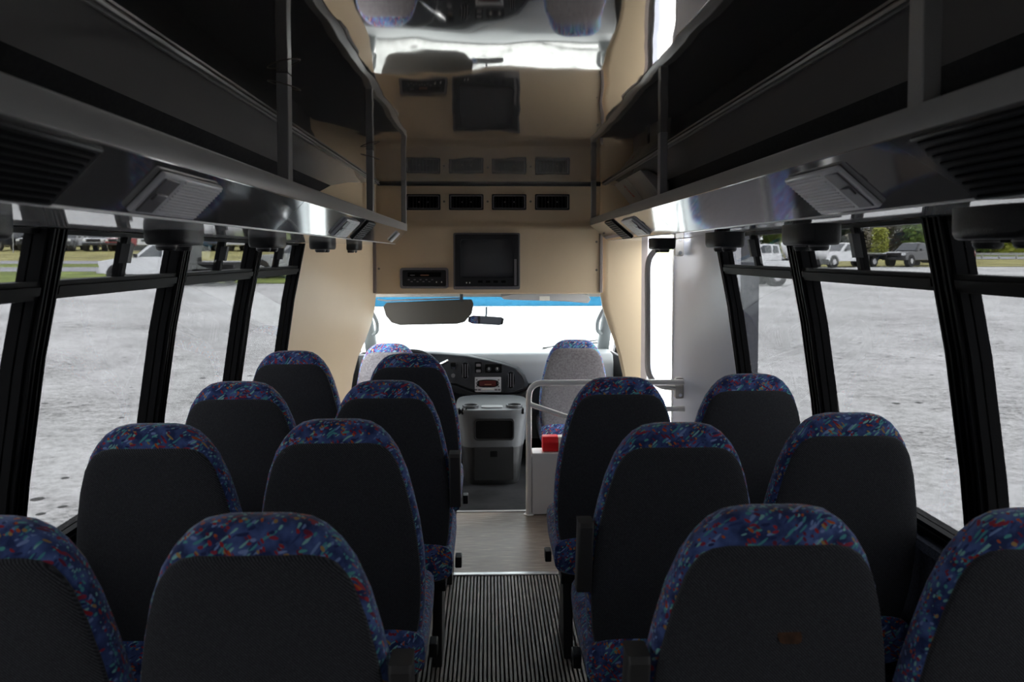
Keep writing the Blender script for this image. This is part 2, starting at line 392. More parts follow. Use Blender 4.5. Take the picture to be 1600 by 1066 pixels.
# ceiling
V, Fc = loft([[(-.754, y, ZCEIL), (.807, y, ZCEIL), (.807, y, ZCEIL + .02), (-.754, y, ZCEIL + .02)] for y in (YREAR, 5.38)])
ce = mk('ceiling', V, Fc, M['mirror']); tag(ce, 'mirror-glossy ceiling sheet reflecting the front of the bus', kind='structure')
# cove, back wall of the racks, cant panel above the windows
for side, nm in ((-1, 'left'), (1, 'right')):
    s = side; xt = -.754 if s < 0 else .807; xb = -.94 if s < 0 else 1.035; zb_ = 1.962 if s < 0 else 1.978; wb_ = abs(xb - xt)
    def off(xx, z, t): return (xx, z + t)
    prof = [(xt, ZCEIL - .004), (xt + s * wb_ * .35, 2.032), (xt + s * wb_ * .7, 2.006), (xb, zb_), (xb, zb_ + .014), (xt + s * wb_ * .7, 2.02), (xt + s * wb_ * .35, 2.046), (xt, ZCEIL + .01)]
    V, Fc = prism(prof, 'y', YREAR, 5.30); c = mk('cove_panel', V, Fc, M['cove'], smooth=True)
    c.name = 'trim_3' if s < 0 else 'trim_4'; tag(c, ('glossy grey cove panel above the driver-side rack' if s < 0 else 'glossy grey cove panel above the door-side rack'), kind='structure'); ORG[c.name] = Vector(c.location)
    for k, dx in enumerate((0, .016)):
        box('edge_bead', xt + s * dx - .005, xt + s * dx + .005, YREAR, 5.30, ZCEIL - .012 - k * .002, ZCEIL - .003, M['grey_rail'], c, bevel=.002)
    wtop = abs(wx(s, 1.66))
    prof = [(xb, zb_), (xb + s * .035, 1.91), (xb + s * .055, 1.84), (xb + s * .06, 1.68), (xb + s * .09, 1.68), (xb + s * .085, 1.85), (xb + s * .06, 1.93), (xb, zb_ + .02)]
    V, Fc = prism(prof, 'y', YREAR, 5.30); bw = mk('wall_rack_' + nm, V, Fc, M['carpet'], smooth=True)
    tag(bw, 'dark carpeted wall behind the ' + ('driver-side' if s < 0 else 'door-side') + ' rack', kind='structure')
# outer skin above the windows so no light leaks behind the racks
for s, nm, y1 in ((-1, 'left', 5.6), (1, 'right', 5.7)):
    ZHEAD = ZHEADS[s]; x0 = wx(s, ZHEAD, -.035)
    V, Fc = loft([[(x0, y, ZHEAD), (x0, y, 1.72), (s * 1.08 + CXB, y, 2.0), (s * .85 + CXB, y, 2.12), (s * .85 + CXB, y, 2.15), (s * 1.11 + CXB, y, 2.02), (x0 + s * .02, y, 1.72), (x0 + s * .02, y, ZHEAD)] for y in (YREAR, y1)])
    tag(mk('wall_roof_' + nm, V, Fc, M['white_paint']), 'white outer roof side of the bus', kind='structure')
tag(box('roof_skin', -.85 + CXB, .85 + CXB, YREAR, 5.7, 2.12, 2.15, M['white_paint']), 'white outer bus roof skin', kind='structure')
wr = box('wall_rear', -1.2, 1.3, YREAR - .05, YREAR, -.05, .80, M['white_panel']); tag(wr, 'unseen rear panel of the bus around a window added for fill light', kind='structure')
box('wall_piece', -1.2, -.40, YREAR - .05, YREAR, .80, 2.16, M['white_panel'], wr); box('wall_piece', .50, 1.3, YREAR - .05, YREAR, .80, 2.16, M['white_panel'], wr); box('wall_piece', -.40, .50, YREAR - .05, YREAR, 1.62, 2.16, M['white_panel'], wr)
box('fill_light_pane', -.40, .50, YREAR - .03, YREAR - .025, .80, 1.62, M['glass_side'], wr)  # unseen window added behind the camera to give fill light

# side walls below the windows
for s, nm, y1 in ((-1, 'left', 4.24), (1, 'right', 3.62)):
    zs = [-.05, .2, .4, .55, .66, ZSILL]
    V, Fc = wall_strip(s, YREAR, y1, zs, 0, -.04)
    w = mk('wall_' + nm, V, Fc, M['wall_carpet']); tag(w, 'dark blue-grey carpeted side wall below the ' + ('driver-side' if s < 0 else 'door-side') + ' windows', kind='structure')
    V, Fc = prism([(wx(s, ZSILL, .05), ZSILL - .02), (wx(s, ZSILL, .045), ZSILL + .004), (wx(s, ZSILL, -.03), ZSILL + .008), (wx(s, ZSILL, -.03), ZSILL - .03)], 'y', YREAR, y1)
    mk('sill_cap', V, Fc, M['wall_carpet'], w)
# white panel between the last window and the entrance door
zs = zrange(-.05, 1.66, 14)
def door_x(y, z):
    t = max(0, min(1, (y - 3.75) / .95)); t = t * t * (3 - 2 * t)
    return wx(1, z) * (1 - t) + 1.222 * t
def door_strip(y0, y1, i0, i1, n=8):
    ys = [y0 + (y1 - y0) * k / n for k in range(n + 1)]
    rings = []
    for z in zs: rings.append([(door_x(y, z) - i0, y, z) for y in ys] + [(door_x(y, z) - i1, y, z) for y in reversed(ys)])
    return loft(rings)
V, Fc = door_strip(3.60, 4.87, .012, -.04)
wp = mk('wall_panel_door', V, Fc, M['white_panel'], smooth=True); tag(wp, 'smooth blue-white wall panel beside the entrance door', kind='structure')
V, Fc = door_strip(4.865, 4.885, .02, -.05, 1); mk('edge_trim', V, Fc, M['white_paint'], wp)
V, Fc = door_strip(4.886, 4.905, .012, -.06, 1); mk('door_seal', V, Fc, M['rubber'], wp)

# side windows
wn = [0]
def window(s, y0, y1, jamb):
    wn[0] += 1; ZHEAD, ZTR = ZHEADS[s], ZTRS[s]; ZS_ = ZS[:-1] + [ZHEAD]
    e = empty('window_%d' % wn[0], ((XL if s < 0 else XR), (y0 + y1) / 2, ZSILL))
    e['kind'] = 'structure'
    e['label'] = ('driver' if s < 0 else 'door') + '-side bus window in a black frame with a small upper sliding pane'
    for ya, yb in ((y0, y0 + jamb), (y1 - jamb, y1)):
        V, Fc = wall_strip(s, ya, yb, ZS_, .012, -.04); j = mk('jamb', V, Fc, M['black_frame'], e, smooth=True)
        w = (yb - ya)
        for k in (.22, .62):
            V, Fc = wall_strip(s, ya + w * k, ya + w * (k + .16), ZS_, .024, .008); mk('jamb_ridge', V, Fc, M['black_frame'], j, smooth=True)
        for k, z in enumerate((.88, 1.12, 1.36, 1.56)):
            yc = ya + w * .5; xx = wx(s, z, .013)
            V, Fc = tubev([(xx, yc, z), (xx - s * .003, yc, z)], .0035, 8); mk('screw', V, Fc, M['screw'], j)
    for za, zb, nm in ((ZSILL, ZSILL + .045, 'bottom_rail'), (ZTR - .022, ZTR + .022, 'transom'), (ZHEAD - .012, ZHEAD, 'head_rail')):
        V, Fc = wall_strip(s, y0, y1, zrange(za, zb, 3), .014 if nm != 'head_rail' else -.004, -.04); rl = mk(nm, V, Fc, M['black_frame'], e)
        if nm == 'head_rail': continue
        V, Fc = wall_strip(s, y0 + jamb, y1 - jamb, zrange(za + (zb - za) * .25, zb - (zb - za) * .3, 3), .022, .010); mk('rail_ridge', V, Fc, M['black_frame'], rl)
    V, Fc = wall_strip(s, y0 + jamb, y1 - jamb, zrange(ZSILL + .045, ZTR - .022, 9), -.008, -.013); mk('lower_pane', V, Fc, M['glass_side'], e, smooth=True)
    ym = (y0 + y1) / 2
    V, Fc = wall_strip(s, y0 + jamb, ym, zrange(ZTR + .022, ZHEAD - .012, 3), -.006, -.011); mk('upper_pane', V, Fc, M['glass_up'], e)
    V, Fc = wall_strip(s, ym, y1 - jamb, zrange(ZTR + .022, ZHEAD - .012, 3), -.016, -.021); mk('upper_pane', V, Fc, M['glass_up'], e)
    V, Fc = wall_strip(s, ym - .011, ym + .011, zrange(ZTR + .022, ZHEAD - .012, 3), .004, -.024); d = mk('slider_stile', V, Fc, M['black_frame'], e)
    V, Fc = wall_strip(s, ym - .03, ym - .008, zrange(ZTR + .06, ZHEAD - .03, 3), .024, .0); mk('latch', V, Fc, M['black_plastic'], d)
    return e
LP = [-1.25, -.55, .23, 1.02, 1.81, 2.575, 3.39, 4.19]
for a, b in zip(LP, LP[1:]): window(-1, a, b, .038)
RP = [-1.25, -.82, .06, .94, 1.82, 2.70, 3.60]
for a, b in zip(RP, RP[1:]): window(1, a, b, .049)

# ------------------------------------------------------------------ front bulkhead
YH = 4.55
# upper strip, rounded ledge and lower panel in one continuous sheet
YU, YL = 5.38, 5.293            # depth of the upper strip and of the lower panel
prof = [(YU, 2.09), (YU, 1.80), (5.375, 1.782), (5.353, 1.766), (5.312, 1.751), (5.298, 1.739), (YL, 1.72), (YL, 1.279), (5.30, 1.272), (5.45, 1.272), (5.45, 2.09)]
V, Fc = prism(prof, 'x', -.786, .797); wf = mk('wall_front', V, Fc, M['beige'], smooth=True)
tag(wf, 'beige header wall above the cab with vents and television', kind='structure')
box('header_gap_filler', -.85, -.786, 5.35, 5.45, 1.272, 2.10, M['beige'], wf); box('header_gap_filler', .797, .86, 5.35, 5.45, 1.272, 2.10, M['beige'], wf)  # fillers added behind the header edges to stop light leaking through
box('ceiling_gap', -.77, .82, 5.33, YU, ZCEIL - .014, ZCEIL + .014, M['rubber'], wf)
box('corner_trim', -.797, -.776, 5.277, 5.295, 1.28, 1.68, M['beige_trim'], wf, bevel=.003)
box('corner_trim', .786, .807, 5.277, 5.295, 1.28, 1.77, M['beige_trim'], wf, bevel=.003)
for px, py in ((592, 420), (932, 378), (932, 422), (694, 315), (762, 315), (829, 315)):
    p = at(px, py, YL if py > 350 else YU)
    V, Fc = tubev([p, p - Vector((0, .004, 0))], .008, 10); mk('screw', V, Fc, M['screw'], wf)
# curved side panels from the cab opening out to the side walls
def side_panel(name, edge, outer, yi, label, back):
    n = 11; V = []; Fc = []
    for (x, z) in edge:
        xo, yo = outer(z)
        for k in range(n):
            t = k / (n - 1); r_ = math.sin(t * math.pi / 2)
            V.append((x + (xo - x) * (t ** 1.0), yi + (yo - yi) * (r_ if back else t) - .02 * min(1, t / .1), z))
    m_ = len(V); V += [(x, y + .03, z) for x, y, z in V]; R_ = len(edge)
    for i in range(R_ - 1):
        for j in range(n - 1):
            a = i * n + j; Fc.append((a, a + 1, a + n + 1, a + n)); Fc.append((m_ + a, m_ + a + n, m_ + a + n + 1, m_ + a + 1))
        for j in (0, n - 1):
            a = i * n + j; Fc.append((a, a + n, m_ + a + n, m_ + a))
    for j in range(n - 1):
        for i in (0, R_ - 1):
            a = i * n + j; Fc.append((a, m_ + a, m_ + a + 1, a + 1))
    o = mk(name, V, Fc, M['beige'], smooth=True); tag(o, label, kind='structure'); return o
ZE = [2.07, 1.73, 1.40, 1.27, 1.164, 1.047, .93, .825, .697, .533, .323, .1, -.12]
XE = [.786, .786, .786, .788, .80, .828, .871, .918, .953, .98, .994, 1.0, 1.0]
side_panel('wall_panel_driver', [(-x, z) for x, z in zip(XE, ZE)], lambda z: (wx(-1, min(max(z, .3), 1.62), -.012), 4.17), 5.33, 'curved beige panel behind the driver between last window and cab opening', False)
XE2 = [.797, .797, .797, .80, .818, .86, .902, .935, .964, .99, 1.005, 1.01, 1.01]
side_panel('wall_panel_entrance', list(zip(XE2, ZE)), lambda z: (1.081, 5.30), 5.33, 'curved beige panel between cab opening and entrance door', False)
tag(box('trim_5', 1.074, 1.13, 5.285, 5.40, -.38, 1.70, M['beige_trim'], bevel=.008), 'grey-brown corner post at the front of the entrance', kind='structure')
tag(box('wall_entrance_front', 1.168, 1.26, 5.60, 5.66, -.42, 1.75, M['white_panel']), 'pale panel on the far side of the entrance', kind='structure')
tag(box('wall_entrance_top', .95, 1.14, 4.77, 5.62, 1.70, 1.74, M['white_panel']), 'pale panel over the entrance door', kind='structure')

# ------------------------------------------------------------------ cab shell
tag(mk('ceiling_cab', *prism([(5.45, 1.315), (5.73, 1.328), (6.08, 1.258), (6.12, 1.205), (6.137, 1.21), (6.10, 1.293), (5.73, 1.375), (5.45, 1.363)], 'x', -.97, .985), M['headliner'], smooth=True), 'pale cab headliner above the windscreen', kind='structure')
# windscreen: slanted slab with a blue shade band on top
WT, WB = (6.12, 1.213), (6.69, .673)
def wind(t): return (WT[0] + (WB[0] - WT[0]) * t, WT[1] + (WB[1] - WT[1]) * t)
ws = empty('window_windscreen', (0, 6.4, .67)); tag(ws, 'wide cab windscreen with a blue shade band along the top', kind='structure')
for nm, t0, t1, m_, xa, xb_ in (('shade_band', 0, .17, M['glass_band'], -.935, .96), ('pane', .17, 1, M['glass_wind'], -.935, .96)):
    a, b = wind(t0), wind(t1)
    V, Fc = loft([[(xa, a[0], a[1]), (xb_, a[0], a[1]), (xb_ + .035, b[0], b[1]), (xa - .035, b[0], b[1])], [(xa, a[0] + .004, a[1] + .004), (xb_, a[0] + .004, a[1] + .004), (xb_ + .035, b[0] + .004, b[1] + .004), (xa - .035, b[0] + .004, b[1] + .004)]])
    mk(nm, V, Fc, m_, ws)
tag(box('wall_firewall', -1.12, 1.12, 6.72, 6.76, -.42, .68, M['console_dark']), 'dark cab firewall below the windscreen', kind='structure')
# pillars with grab handles, cab doors
for s, nm in ((-1, 'driver'), (1, 'passenger')):
    xo = s * .935
    e = empty('trim_pillar_' + nm, (xo, 6.3, .55)); tag(e, 'grey windscreen pillar trim on the ' + nm + ' side', kind='structure')
    rings = []
    for t in [i / 8 for i in range(9)]:
        y, z = wind(t); y -= .06; w = .041 + .014 * t
        cx = xo + s * .053 + s * .024 * t
        rings.append([(cx + a, y + b, z) for a, b in sup(w, .06, 3, 12)])
    V, Fc = loft(rings); mk('pillar', V, Fc, M['pillar'], e, smooth=True)
    hp = [(xo + s * .024, wind(.13)[0] - .115, wind(.13)[1]), (xo - s * .014, wind(.2)[0] - .15, wind(.2)[1] - .035), (xo - s * .033, wind(.4)[0] - .17, wind(.4)[1]), (xo - s * .018, wind(.56)[0] - .16, wind(.56)[1]), (xo + s * .024, wind(.62)[0] - .115, wind(.62)[1])]
    tube('grab_handle', smooth_path(hp, .06), .016, M['pillar'], e, 10)
    xs = s * 1.135
    d = empty('door_%d' % (1 if s < 0 else 2), (xs, 6.0, 0)); tag(d, 'cab door with dark window frame on the ' + nm + ' side', kind='structure')
    y0 = 5.45 if s < 0 else 5.66
    box('door_panel', xs - .03, xs + .03, y0, 6.72, -.42, .695, M['console_dark'], d, bevel=.01)
    V, Fc = prism([(y0, 1.222), (6.14, 1.188), (6.16, 1.258), (y0, 1.352)], 'x', xs - .025, xs + .025); mk('window_frame', V, Fc, M['rubber'], d)
    V, Fc = prism([(6.10, 1.222), (6.20, 1.222), (6.66, .695), (6.55, .695)], 'x', xs - .025, xs + .025); mk('window_frame', V, Fc, M['rubber'], d)
    box('window_frame', xs - .025, xs + .025, y0, y0 + .10, .695, 1.34, M['rubber'], d)
    V, Fc = prism([(y0 + .05, .695), (6.57, .695), (6.11, 1.21), (y0 + .05, 1.258)], 'x', xs - .003, xs + .003); mk('pane', V, Fc, M['glass_wind'], d)
    xx = s * 1.055
    V, Fc = tubev([(xx, 5.53, 1.10), (xx + s * .012, 5.53, .32)], .014, 8); mk('seat_belt', V, Fc, M['rubber'], d)
    box('belt_anchor', xx - .021, xx + .021, 5.49, 5.53, .88, .98, M['bezel_grey'], d, bevel=.006)
    mk('latch_hook', *tubev(smooth_path([(xx, 5.50, .825), (xx - s * .024, 5.50, .79), (xx, 5.50, .70)], .02), .007, 8), M['chrome'], d, smooth=True)

# ------------------------------------------------------------------ dashboard and console
DY = 6.05
db = empty('dashboard', (0, 6.3, .3)); tag(db, 'grey cab dashboard with dark curved instrument panel', 'dashboard')
prof = [(6.12, .32), (6.12, .44), (6.12, .51), (6.12, .673), (6.16, .738), (6.37, .745), (6.71, .673), (6.71, .32)]
V, Fc = prism(prof, 'x', -1.0, 1.03); mk('dash_body', V, Fc, M['dash_top'], db, bevel=.02, seg=3)
pts = [(560, 556), (640, 551), (680, 552), (730, 556), (765, 563), (790, 569), (810, 576), (821, 588), (826, 600), (823, 608), (808, 614), (785, 616), (755, 614.5), (735, 609), (712, 600), (697, 596), (640, 600), (560, 604)]
poly = [at(a, b, DY) for a, b in pts]
cen = sum(poly, Vector()) / len(poly)
rings = [[p + Vector((0, .10, 0)) for p in poly], [p + Vector((0, .012, 0)) for p in poly], [p + (cen - p) * .03 for p in poly], [p + (cen - p) * .06 + Vector((0, -.004, 0)) for p in poly], [p + (cen - p) * .075 + Vector((0, .004, 0)) for p in poly]]
V, Fc = loft(rings); mk('instrument_panel', V, Fc, M['dash'], db, smooth=True)
low = [at(a, b, DY - .01) for a, b in [(690, 599), (712, 603), (735, 612), (755, 617.5), (785, 619), (810, 617), (826, 610), (829, 602), (832, 606), (829, 616), (812, 623), (785, 625.5), (752, 624), (725, 617), (690, 610)]]
V, Fc = loft([[p + Vector((0, .12, 0)) for p in low], low]); mk('lower_roll', V, Fc, M['console_dark'], db, bevel=.004)
box('dark_gap_sheet', -.95, 1.0, 6.085, 6.125, .26, .50, M['console_dark'], db)  # dark sheet standing in for the shaded gap under the roll
def panel_patch(name, px0, px1, py0, py1, m_, parent, y=DY - .012, th=.014, r=.006, e=None):
    a, b = at(px0, py1, y), at(px1, py0, y)
    V, Fc = prism(rrect(a.x, b.x, a.z, b.z, min(r, (b.x - a.x) * .49, (b.z - a.z) * .49)), 'y', y, y + th)
    return mk(name, V, Fc, m_, parent)
# oval side air vents
for px, py, hx, hy in ((727, 579, 7.5, 14.5), (798, 594, 7.5, 15)):
    c = at(px, py, DY - .006); k = DY / F_PX
    pl = [(c.x + a, c.z + b) for a, b in sup(hx * k, hy * k, 2.4, 20)]
    V, Fc = prism(pl, 'y', DY - .014, DY + .02); v = mk('air_vent', V, Fc, M['pocket'], db)
    pi = [(c.x + (a - c.x) * .84, c.z + (b - c.z) * .88) for a, b in pl]
    V, Fc = ring_prism(pl, pi, 'y', DY - .022, DY - .012); mk('vent_ring', V, Fc, M['dash'], v)
    for q in (-.5, 0, .5):
        xx = c.x + q * hx * k; box('vent_slat', xx - .003, xx + .003, DY - .019, DY - .013, c.z - hy * k * .7, c.z + hy * k * .7, M['bezel_grey'], v)
panel_patch('switch_block', 742, 752.5, 566, 583, M['pocket'], db)
for q in (569, 578): panel_patch('switch', 744, 751, q, q + 4, M['bezel_grey'], db, DY - .018, .008, .002)
panel_patch('climate_panel', 758, 784, 569, 583, M['pocket'], db)
for px in (764, 777):
    c = at(px, 577, DY - .012); V, Fc = tubev([c, c - Vector((0, .016, 0))], .016, 14); kn = mk('climate_knob', V, Fc, M['dash'], db, smooth=True)
    box('pointer', c.x - .002, c.x + .002, c.y - .018, c.y - .015, c.z - .002, c.z + .014, M['indicator'], kn)
panel_patch('light_switch', 704, 712, 567, 573, M['pocket'], db); panel_patch('switch_lip', 705, 711, 574, 577, M['chrome'], db, DY - .016)
c = at(708, 587, DY - .012); V, Fc = tubev([c, c - Vector((0, .014, 0))], .016, 14); mk('round_socket', V, Fc, M['bezel_grey'], db, smooth=True)
# radio
ra = empty('car_radio', at(762, 613, DY - .02)); tag(ra, 'silver car radio with dark red display in the dashboard', 'radio')
panel_patch('face', 742, 783, 590, 613, M['radio'], ra, DY - .026, .02)
a = at(762, 599.5, DY - .028); k = DY / F_PX
V, Fc = prism([(a.x + q, a.z + w) for q, w in sup(17.5 * k, 6.2 * k, 3, 24)], 'y', DY - .0285, DY - .024); mk('display_surround', V, Fc, M['pocket'], ra)
panel_patch('display', 749, 775, 595, 603.5, M['radio_lcd'], ra, DY - .0305, .004)
panel_patch('display_text', 757, 768, 600.5, 601.5, M['slot_orange'], ra, DY - .0315, .002)
for q in (745, 779):
    for w in (594, 599, 604): panel_patch('button', q - 1.3, q + 1.3, w - 1, w + 1, M['bezel_grey'], ra, DY - .0305, .006, .001)
panel_patch('cassette_slot', 753, 772, 607, 609, M['indicator'], ra, DY - .029, .004)
for q in (744, 749, 775, 780): panel_patch('button', q - 2, q + 2, 608, 610.5, M['bezel_grey'], ra, DY - .029, .004, .001)
# steering wheel and stalk
sw = empty('steering_wheel', (-.65, 5.85, .45)); tag(sw, 'black steering wheel in front of the driver seat', 'steering wheel')
cw = Vector((-.60, 5.86, .585)); ax = Vector((0, -.85, .53)).normalized(); ux = Vector((1, 0, 0)); uy = ax.cross(ux)
ring = [cw + (ux * math.cos(2 * math.pi * k / 36) + uy * math.sin(2 * math.pi * k / 36)) * .235 for k in range(37)]
tube('rim', ring, .015, M['black_plastic'], sw, 10)
for an in (-20, 200, 270):
    p = cw + (ux * math.cos(R(an)) + uy * math.sin(R(an))) * .23
    tube('spoke', [cw - ax * .02, p], [.03, .013], M['black_plastic'], sw, 8)
tube('hub', [cw - ax * .05, cw - ax * .01, cw + ax * .02], [.055, .075, .055], M['dash'], sw, 16)
tube('column', [cw - ax * .06, cw - ax * .28], .045, M['dash'], sw, 12)
tube('shift_stalk', [cw - ax * .10 + ux * .04, at(682, 572, 5.86), at(701, 564, 5.86)], [.007, .009, .014], M['chrome'], sw, 10)
# engine cover console
KY = 5.33
co = empty('engine_cover_console', (.03, 5.5, -.10)); tag(co, 'grey engine cover console with cup holders and storage pocket', 'console')
def cring(z, hw, hd, yc, e=4.5): return [(.03 + a, yc + b, z) for a, b in sup(hw, hd, e, 32)]
rings = [cring(z, hw, .28, KY + .28 - dy) for z, hw, dy in ((-.10, .20, -.02), (-.07, .205, -.005), (.06, .22, .0), (.155, .228, .0), (.178, .23, .0))]
V, Fc = loft(rings); mk('lower_cover', V, Fc, M['console_dark'], co, smooth=True)
rings = [cring(z, hw, .285, KY + .28 - dy) for z, hw, dy in ((.174, .234, .004), (.22, .242, .006), (.34, .256, .004), (.40, .264, .012), (.435, .268, .02), (.446, .263, .016), (.447, .22, 0))]
V, Fc = loft(rings); mk('upper_cover', V, Fc, M['console'], co, smooth=True)
yk = KY - .016
a, b = at(743, 686, yk), at(801, 657, yk)
V, Fc = prism(rrect(a.x, b.x, a.z, b.z, .018), 'y', yk, yk + .03); pk = mk('storage_pocket', V, Fc, M['pocket'], co)
ou = rrect(a.x - .012, b.x + .012, a.z - .012, b.z + .012, .026); inn = rrect(a.x, b.x, a.z, b.z, .018)
V, Fc = ring_prism(ou, inn, 'y', yk - .006, yk + .02); mk('pocket_rim', V, Fc, M['console_dark'], pk, bevel=.002)
a, b = at(741, 751, yk), at(803, 699, yk)
V, Fc = prism(rrect(a.x, b.x, a.z, b.z, .008), 'y', yk - .002, yk + .03); dr = mk('storage_door', V, Fc, M['console_dark'], co, bevel=.003)
a, b = at(766, 714, yk), at(777, 705, yk); V, Fc = prism(rrect(a.x, b.x, a.z, b.z, .004), 'y', yk - .006, yk); mk('finger_latch', V, Fc, M['pocket'], dr)
for xx in (-.125, .19):
    V, Fc = ring_prism([(xx + q, KY + .09 + w) for q, w in sup(.06, .055, 2, 20)], [(xx + q, KY + .09 + w) for q, w in sup(.048, .044, 2, 20)], 'z', .433, .466); h = mk('cup_holder', V, Fc, M['console'], co, bevel=.003)
    V, Fc = prism([(xx + q, KY + .09 + w) for q, w in sup(.048, .044, 2, 20)], 'z', .444, .450); mk('cup_well', V, Fc, M['pocket'], h)
mk('coin_tray', *prism([(.03 + q, KY + .08 + w) for q, w in sup(.078, .04, 4, 20)], 'z', .438, .456), M['dash_top'], co, bevel=.003)
for xx in (-.21, -.185, -.16, .245): box('top_notch', xx, xx + .010, KY - .0, KY + .04, .413, .452, M['pocket'], co)
box('console_back', -.24, .30, KY + .30, 6.06, .15, .37, M['console'], co, bevel=.02)

# sun visors, rear-view mirror, wiper
sv = empty('sun_visor', at(668, 475, 5.85)); tag(sv, 'sun visor, coloured dark as if backlit, folded down on the driver side', 'sun visor')
pl = [at(a, b, 5.85) for a, b in [(599, 479), (604, 473), (720, 468), (737, 468), (740, 475), (737, 490), (726, 503), (714, 506), (625, 508), (612, 504), (603, 493)]]
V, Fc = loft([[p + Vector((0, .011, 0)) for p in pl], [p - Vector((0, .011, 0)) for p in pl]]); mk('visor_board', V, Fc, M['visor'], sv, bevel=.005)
mk('visor_hook', *tubev([at(721, 458, 5.85), at(721, 472, 5.832)], .012, 8), M['rubber'], sv, smooth=True)
tube('visor_arm', [at(590, 468, 5.87), at(604, 470, 5.85), at(720, 466, 5.85)], .006, M['bezel_grey'], sv, 8)
sv2 = empty('sun_visor', at(852, 465, 5.9)); tag(sv2, 'pale grey sun visor folded up on the passenger side', 'sun visor')
pl = [at(a, b, 5.9) for a, b in [(783, 464), (800, 460), (905, 458), (918, 461), (923, 468), (919, 474), (880, 471), (800, 469), (787, 468)]]
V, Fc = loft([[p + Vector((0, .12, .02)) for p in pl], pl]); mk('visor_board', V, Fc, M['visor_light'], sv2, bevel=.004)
panel_patch('visor_label', 843, 859, 463, 470, M['indicator'], sv2, 5.893, .004, .002)
rm = empty('rear_view_mirror', at(762, 508, 6.14)); tag(rm, 'small rear-view mirror below the blue windscreen band', 'mirror')
pl = [at(a, b, 6.14) for a, b in [(732, 495), (740, 493), (783, 495.5), (787.5, 498), (786, 507), (780, 508.5), (738, 506), (731, 503)]]
cm = sum(pl, Vector()) / len(pl)
V, Fc = loft([[p + Vector((0, .03, 0)) + (cm - p) * .2 for p in pl], pl]); mk('housing', V, Fc, M['tv'], rm, bevel=.003)
V, Fc = loft([[p + (cm - p) * .12 - Vector((0, .001, 0)) for p in pl], [p + (cm - p) * .12 - Vector((0, .004, 0)) for p in pl]]); mk('mirror_face', V, Fc, M['mirror_glass'], rm)
tube('stem', [at(759, 496, 6.16), at(760, 490, 6.19), Vector((at(760, 487, 6.23).x, 6.215, 1.115))], .008, M['bezel_grey'], rm, 8)
wy = 6.71
wi = empty('windscreen_wiper', (.4, wy, .67)); tag(wi, 'thin windscreen wiper outside the glass', 'wiper')
tube('wiper_arm', [(.39, 6.73, .675), (.64, 6.66, .75), (1.0, 6.64, .767)], .006, M['bezel_grey'], wi, 6)
tube('wiper_blade', [(.49, 6.70, .715), (1.0, 6.62, .797)], .005, M['rubber'], wi, 6)

# ------------------------------------------------------------------ television, player, header vents
def hb(name, px0, px1, py0, py1, y0, y1, m_, parent, bevel=0, r=None):
    a, b = at(px0, py1, y0), at(px1, py0, y0)
    if r:
        V, Fc = prism(rrect(a.x, b.x, a.z, b.z, r), 'y', y0, y1); return mk(name, V, Fc, m_, parent, bevel=bevel)
    return mk(name, boxv(a.x, b.x, y0, y1, a.z, b.z), BF, m_, parent, bevel=bevel)
YT = 5.243
tv = empty('television', at(760, 451, 5.27)); tag(tv, 'boxy charcoal tube television set into the beige header', 'television')
hb('surround', 708.5, 812.5, 364, 452.5, 5.272, 5.296, M['bezel_grey'], tv, r=.012)
a, b = at(711, 448, YT), at(810.5, 366.5, YT); i0, i1 = at(720, 434, YT), at(801.5, 374, YT)
V, Fc = ring_prism(rrect(a.x, b.x, a.z, b.z, .008), rrect(i0.x, i1.x, i0.z, i1.z, .016), 'y', YT, 5.29); mk('cabinet', V, Fc, M['tv'], tv, bevel=.003)
nx, nz = 11, 9; V = []; Fc = []
for j in range(nz):
    for i in range(nx):
        u, w = i / (nx - 1) * 2 - 1, j / (nz - 1) * 2 - 1
        V.append(((i0.x + i1.x) / 2 + u * (i1.x - i0.x) * .505, 5.266 - .018 * (1 - .5 * u * u - .5 * w * w), (i0.z + i1.z) / 2 + w * (i1.z - i0.z) * .505))
for j in range(nz - 1):
    for i in range(nx - 1): q = j * nx + i; Fc.append((q, q + 1, q + nx + 1, q + nx))
mk('screen', V, Fc, M['screen'], tv, smooth=True)
hb('control_strip', 715, 806, 436, 446, YT - .002, YT + .01, M['tv'], tv)
for q in (747, 759, 771, 783): hb('button', q, q + 7, 438.5, 442, YT - .006, YT, M['pocket'], tv)
for q in (729, 734): hb('indicator', q - .9, q + .9, 441, 443, YT - .005, YT, M['indicator'], tv)
hb('bottom_lip', 710, 811.5, 447.5, 450.5, YT - .008, YT + .03, M['bezel_grey'], tv, bevel=.002)
hb('side_grip', 803.5, 807, 405, 446, YT - .006, YT + .01, M['bezel_grey'], tv, bevel=.002)
hb('side_grip', 713, 716, 407, 445, YT - .005, YT + .01, M['tv'], tv, bevel=.002)
vp = empty('video_player', at(662, 448, 5.27)); tag(vp, 'black video cassette player slot beside the television', 'video player')
a, b = at(625, 451, 5.275), at(700.5, 418.5, 5.275); c0, c1 = at(628.5, 447.5, 5.275), at(697, 422, 5.275)
V, Fc = ring_prism(rrect(a.x, b.x, a.z, b.z, .018), rrect(c0.x, c1.x, c0.z, c1.z, .012), 'y', 5.27, 5.296); mk('surround', V, Fc, M['bezel_grey'], vp, bevel=.003)
hb('front', 628.5, 697, 422, 447.5, 5.281, 5.296, M['tv'], vp)
hb('cassette_flap', 637, 689, 425.5, 433, 5.276, 5.285, M['pocket'], vp)
hb('flap_label', 657, 670, 429.3, 431, 5.273, 5.278, M['slot_orange'], vp); hb('flap_label', 641, 648, 429.5, 431, 5.273, 5.278, M['bezel_grey'], vp)
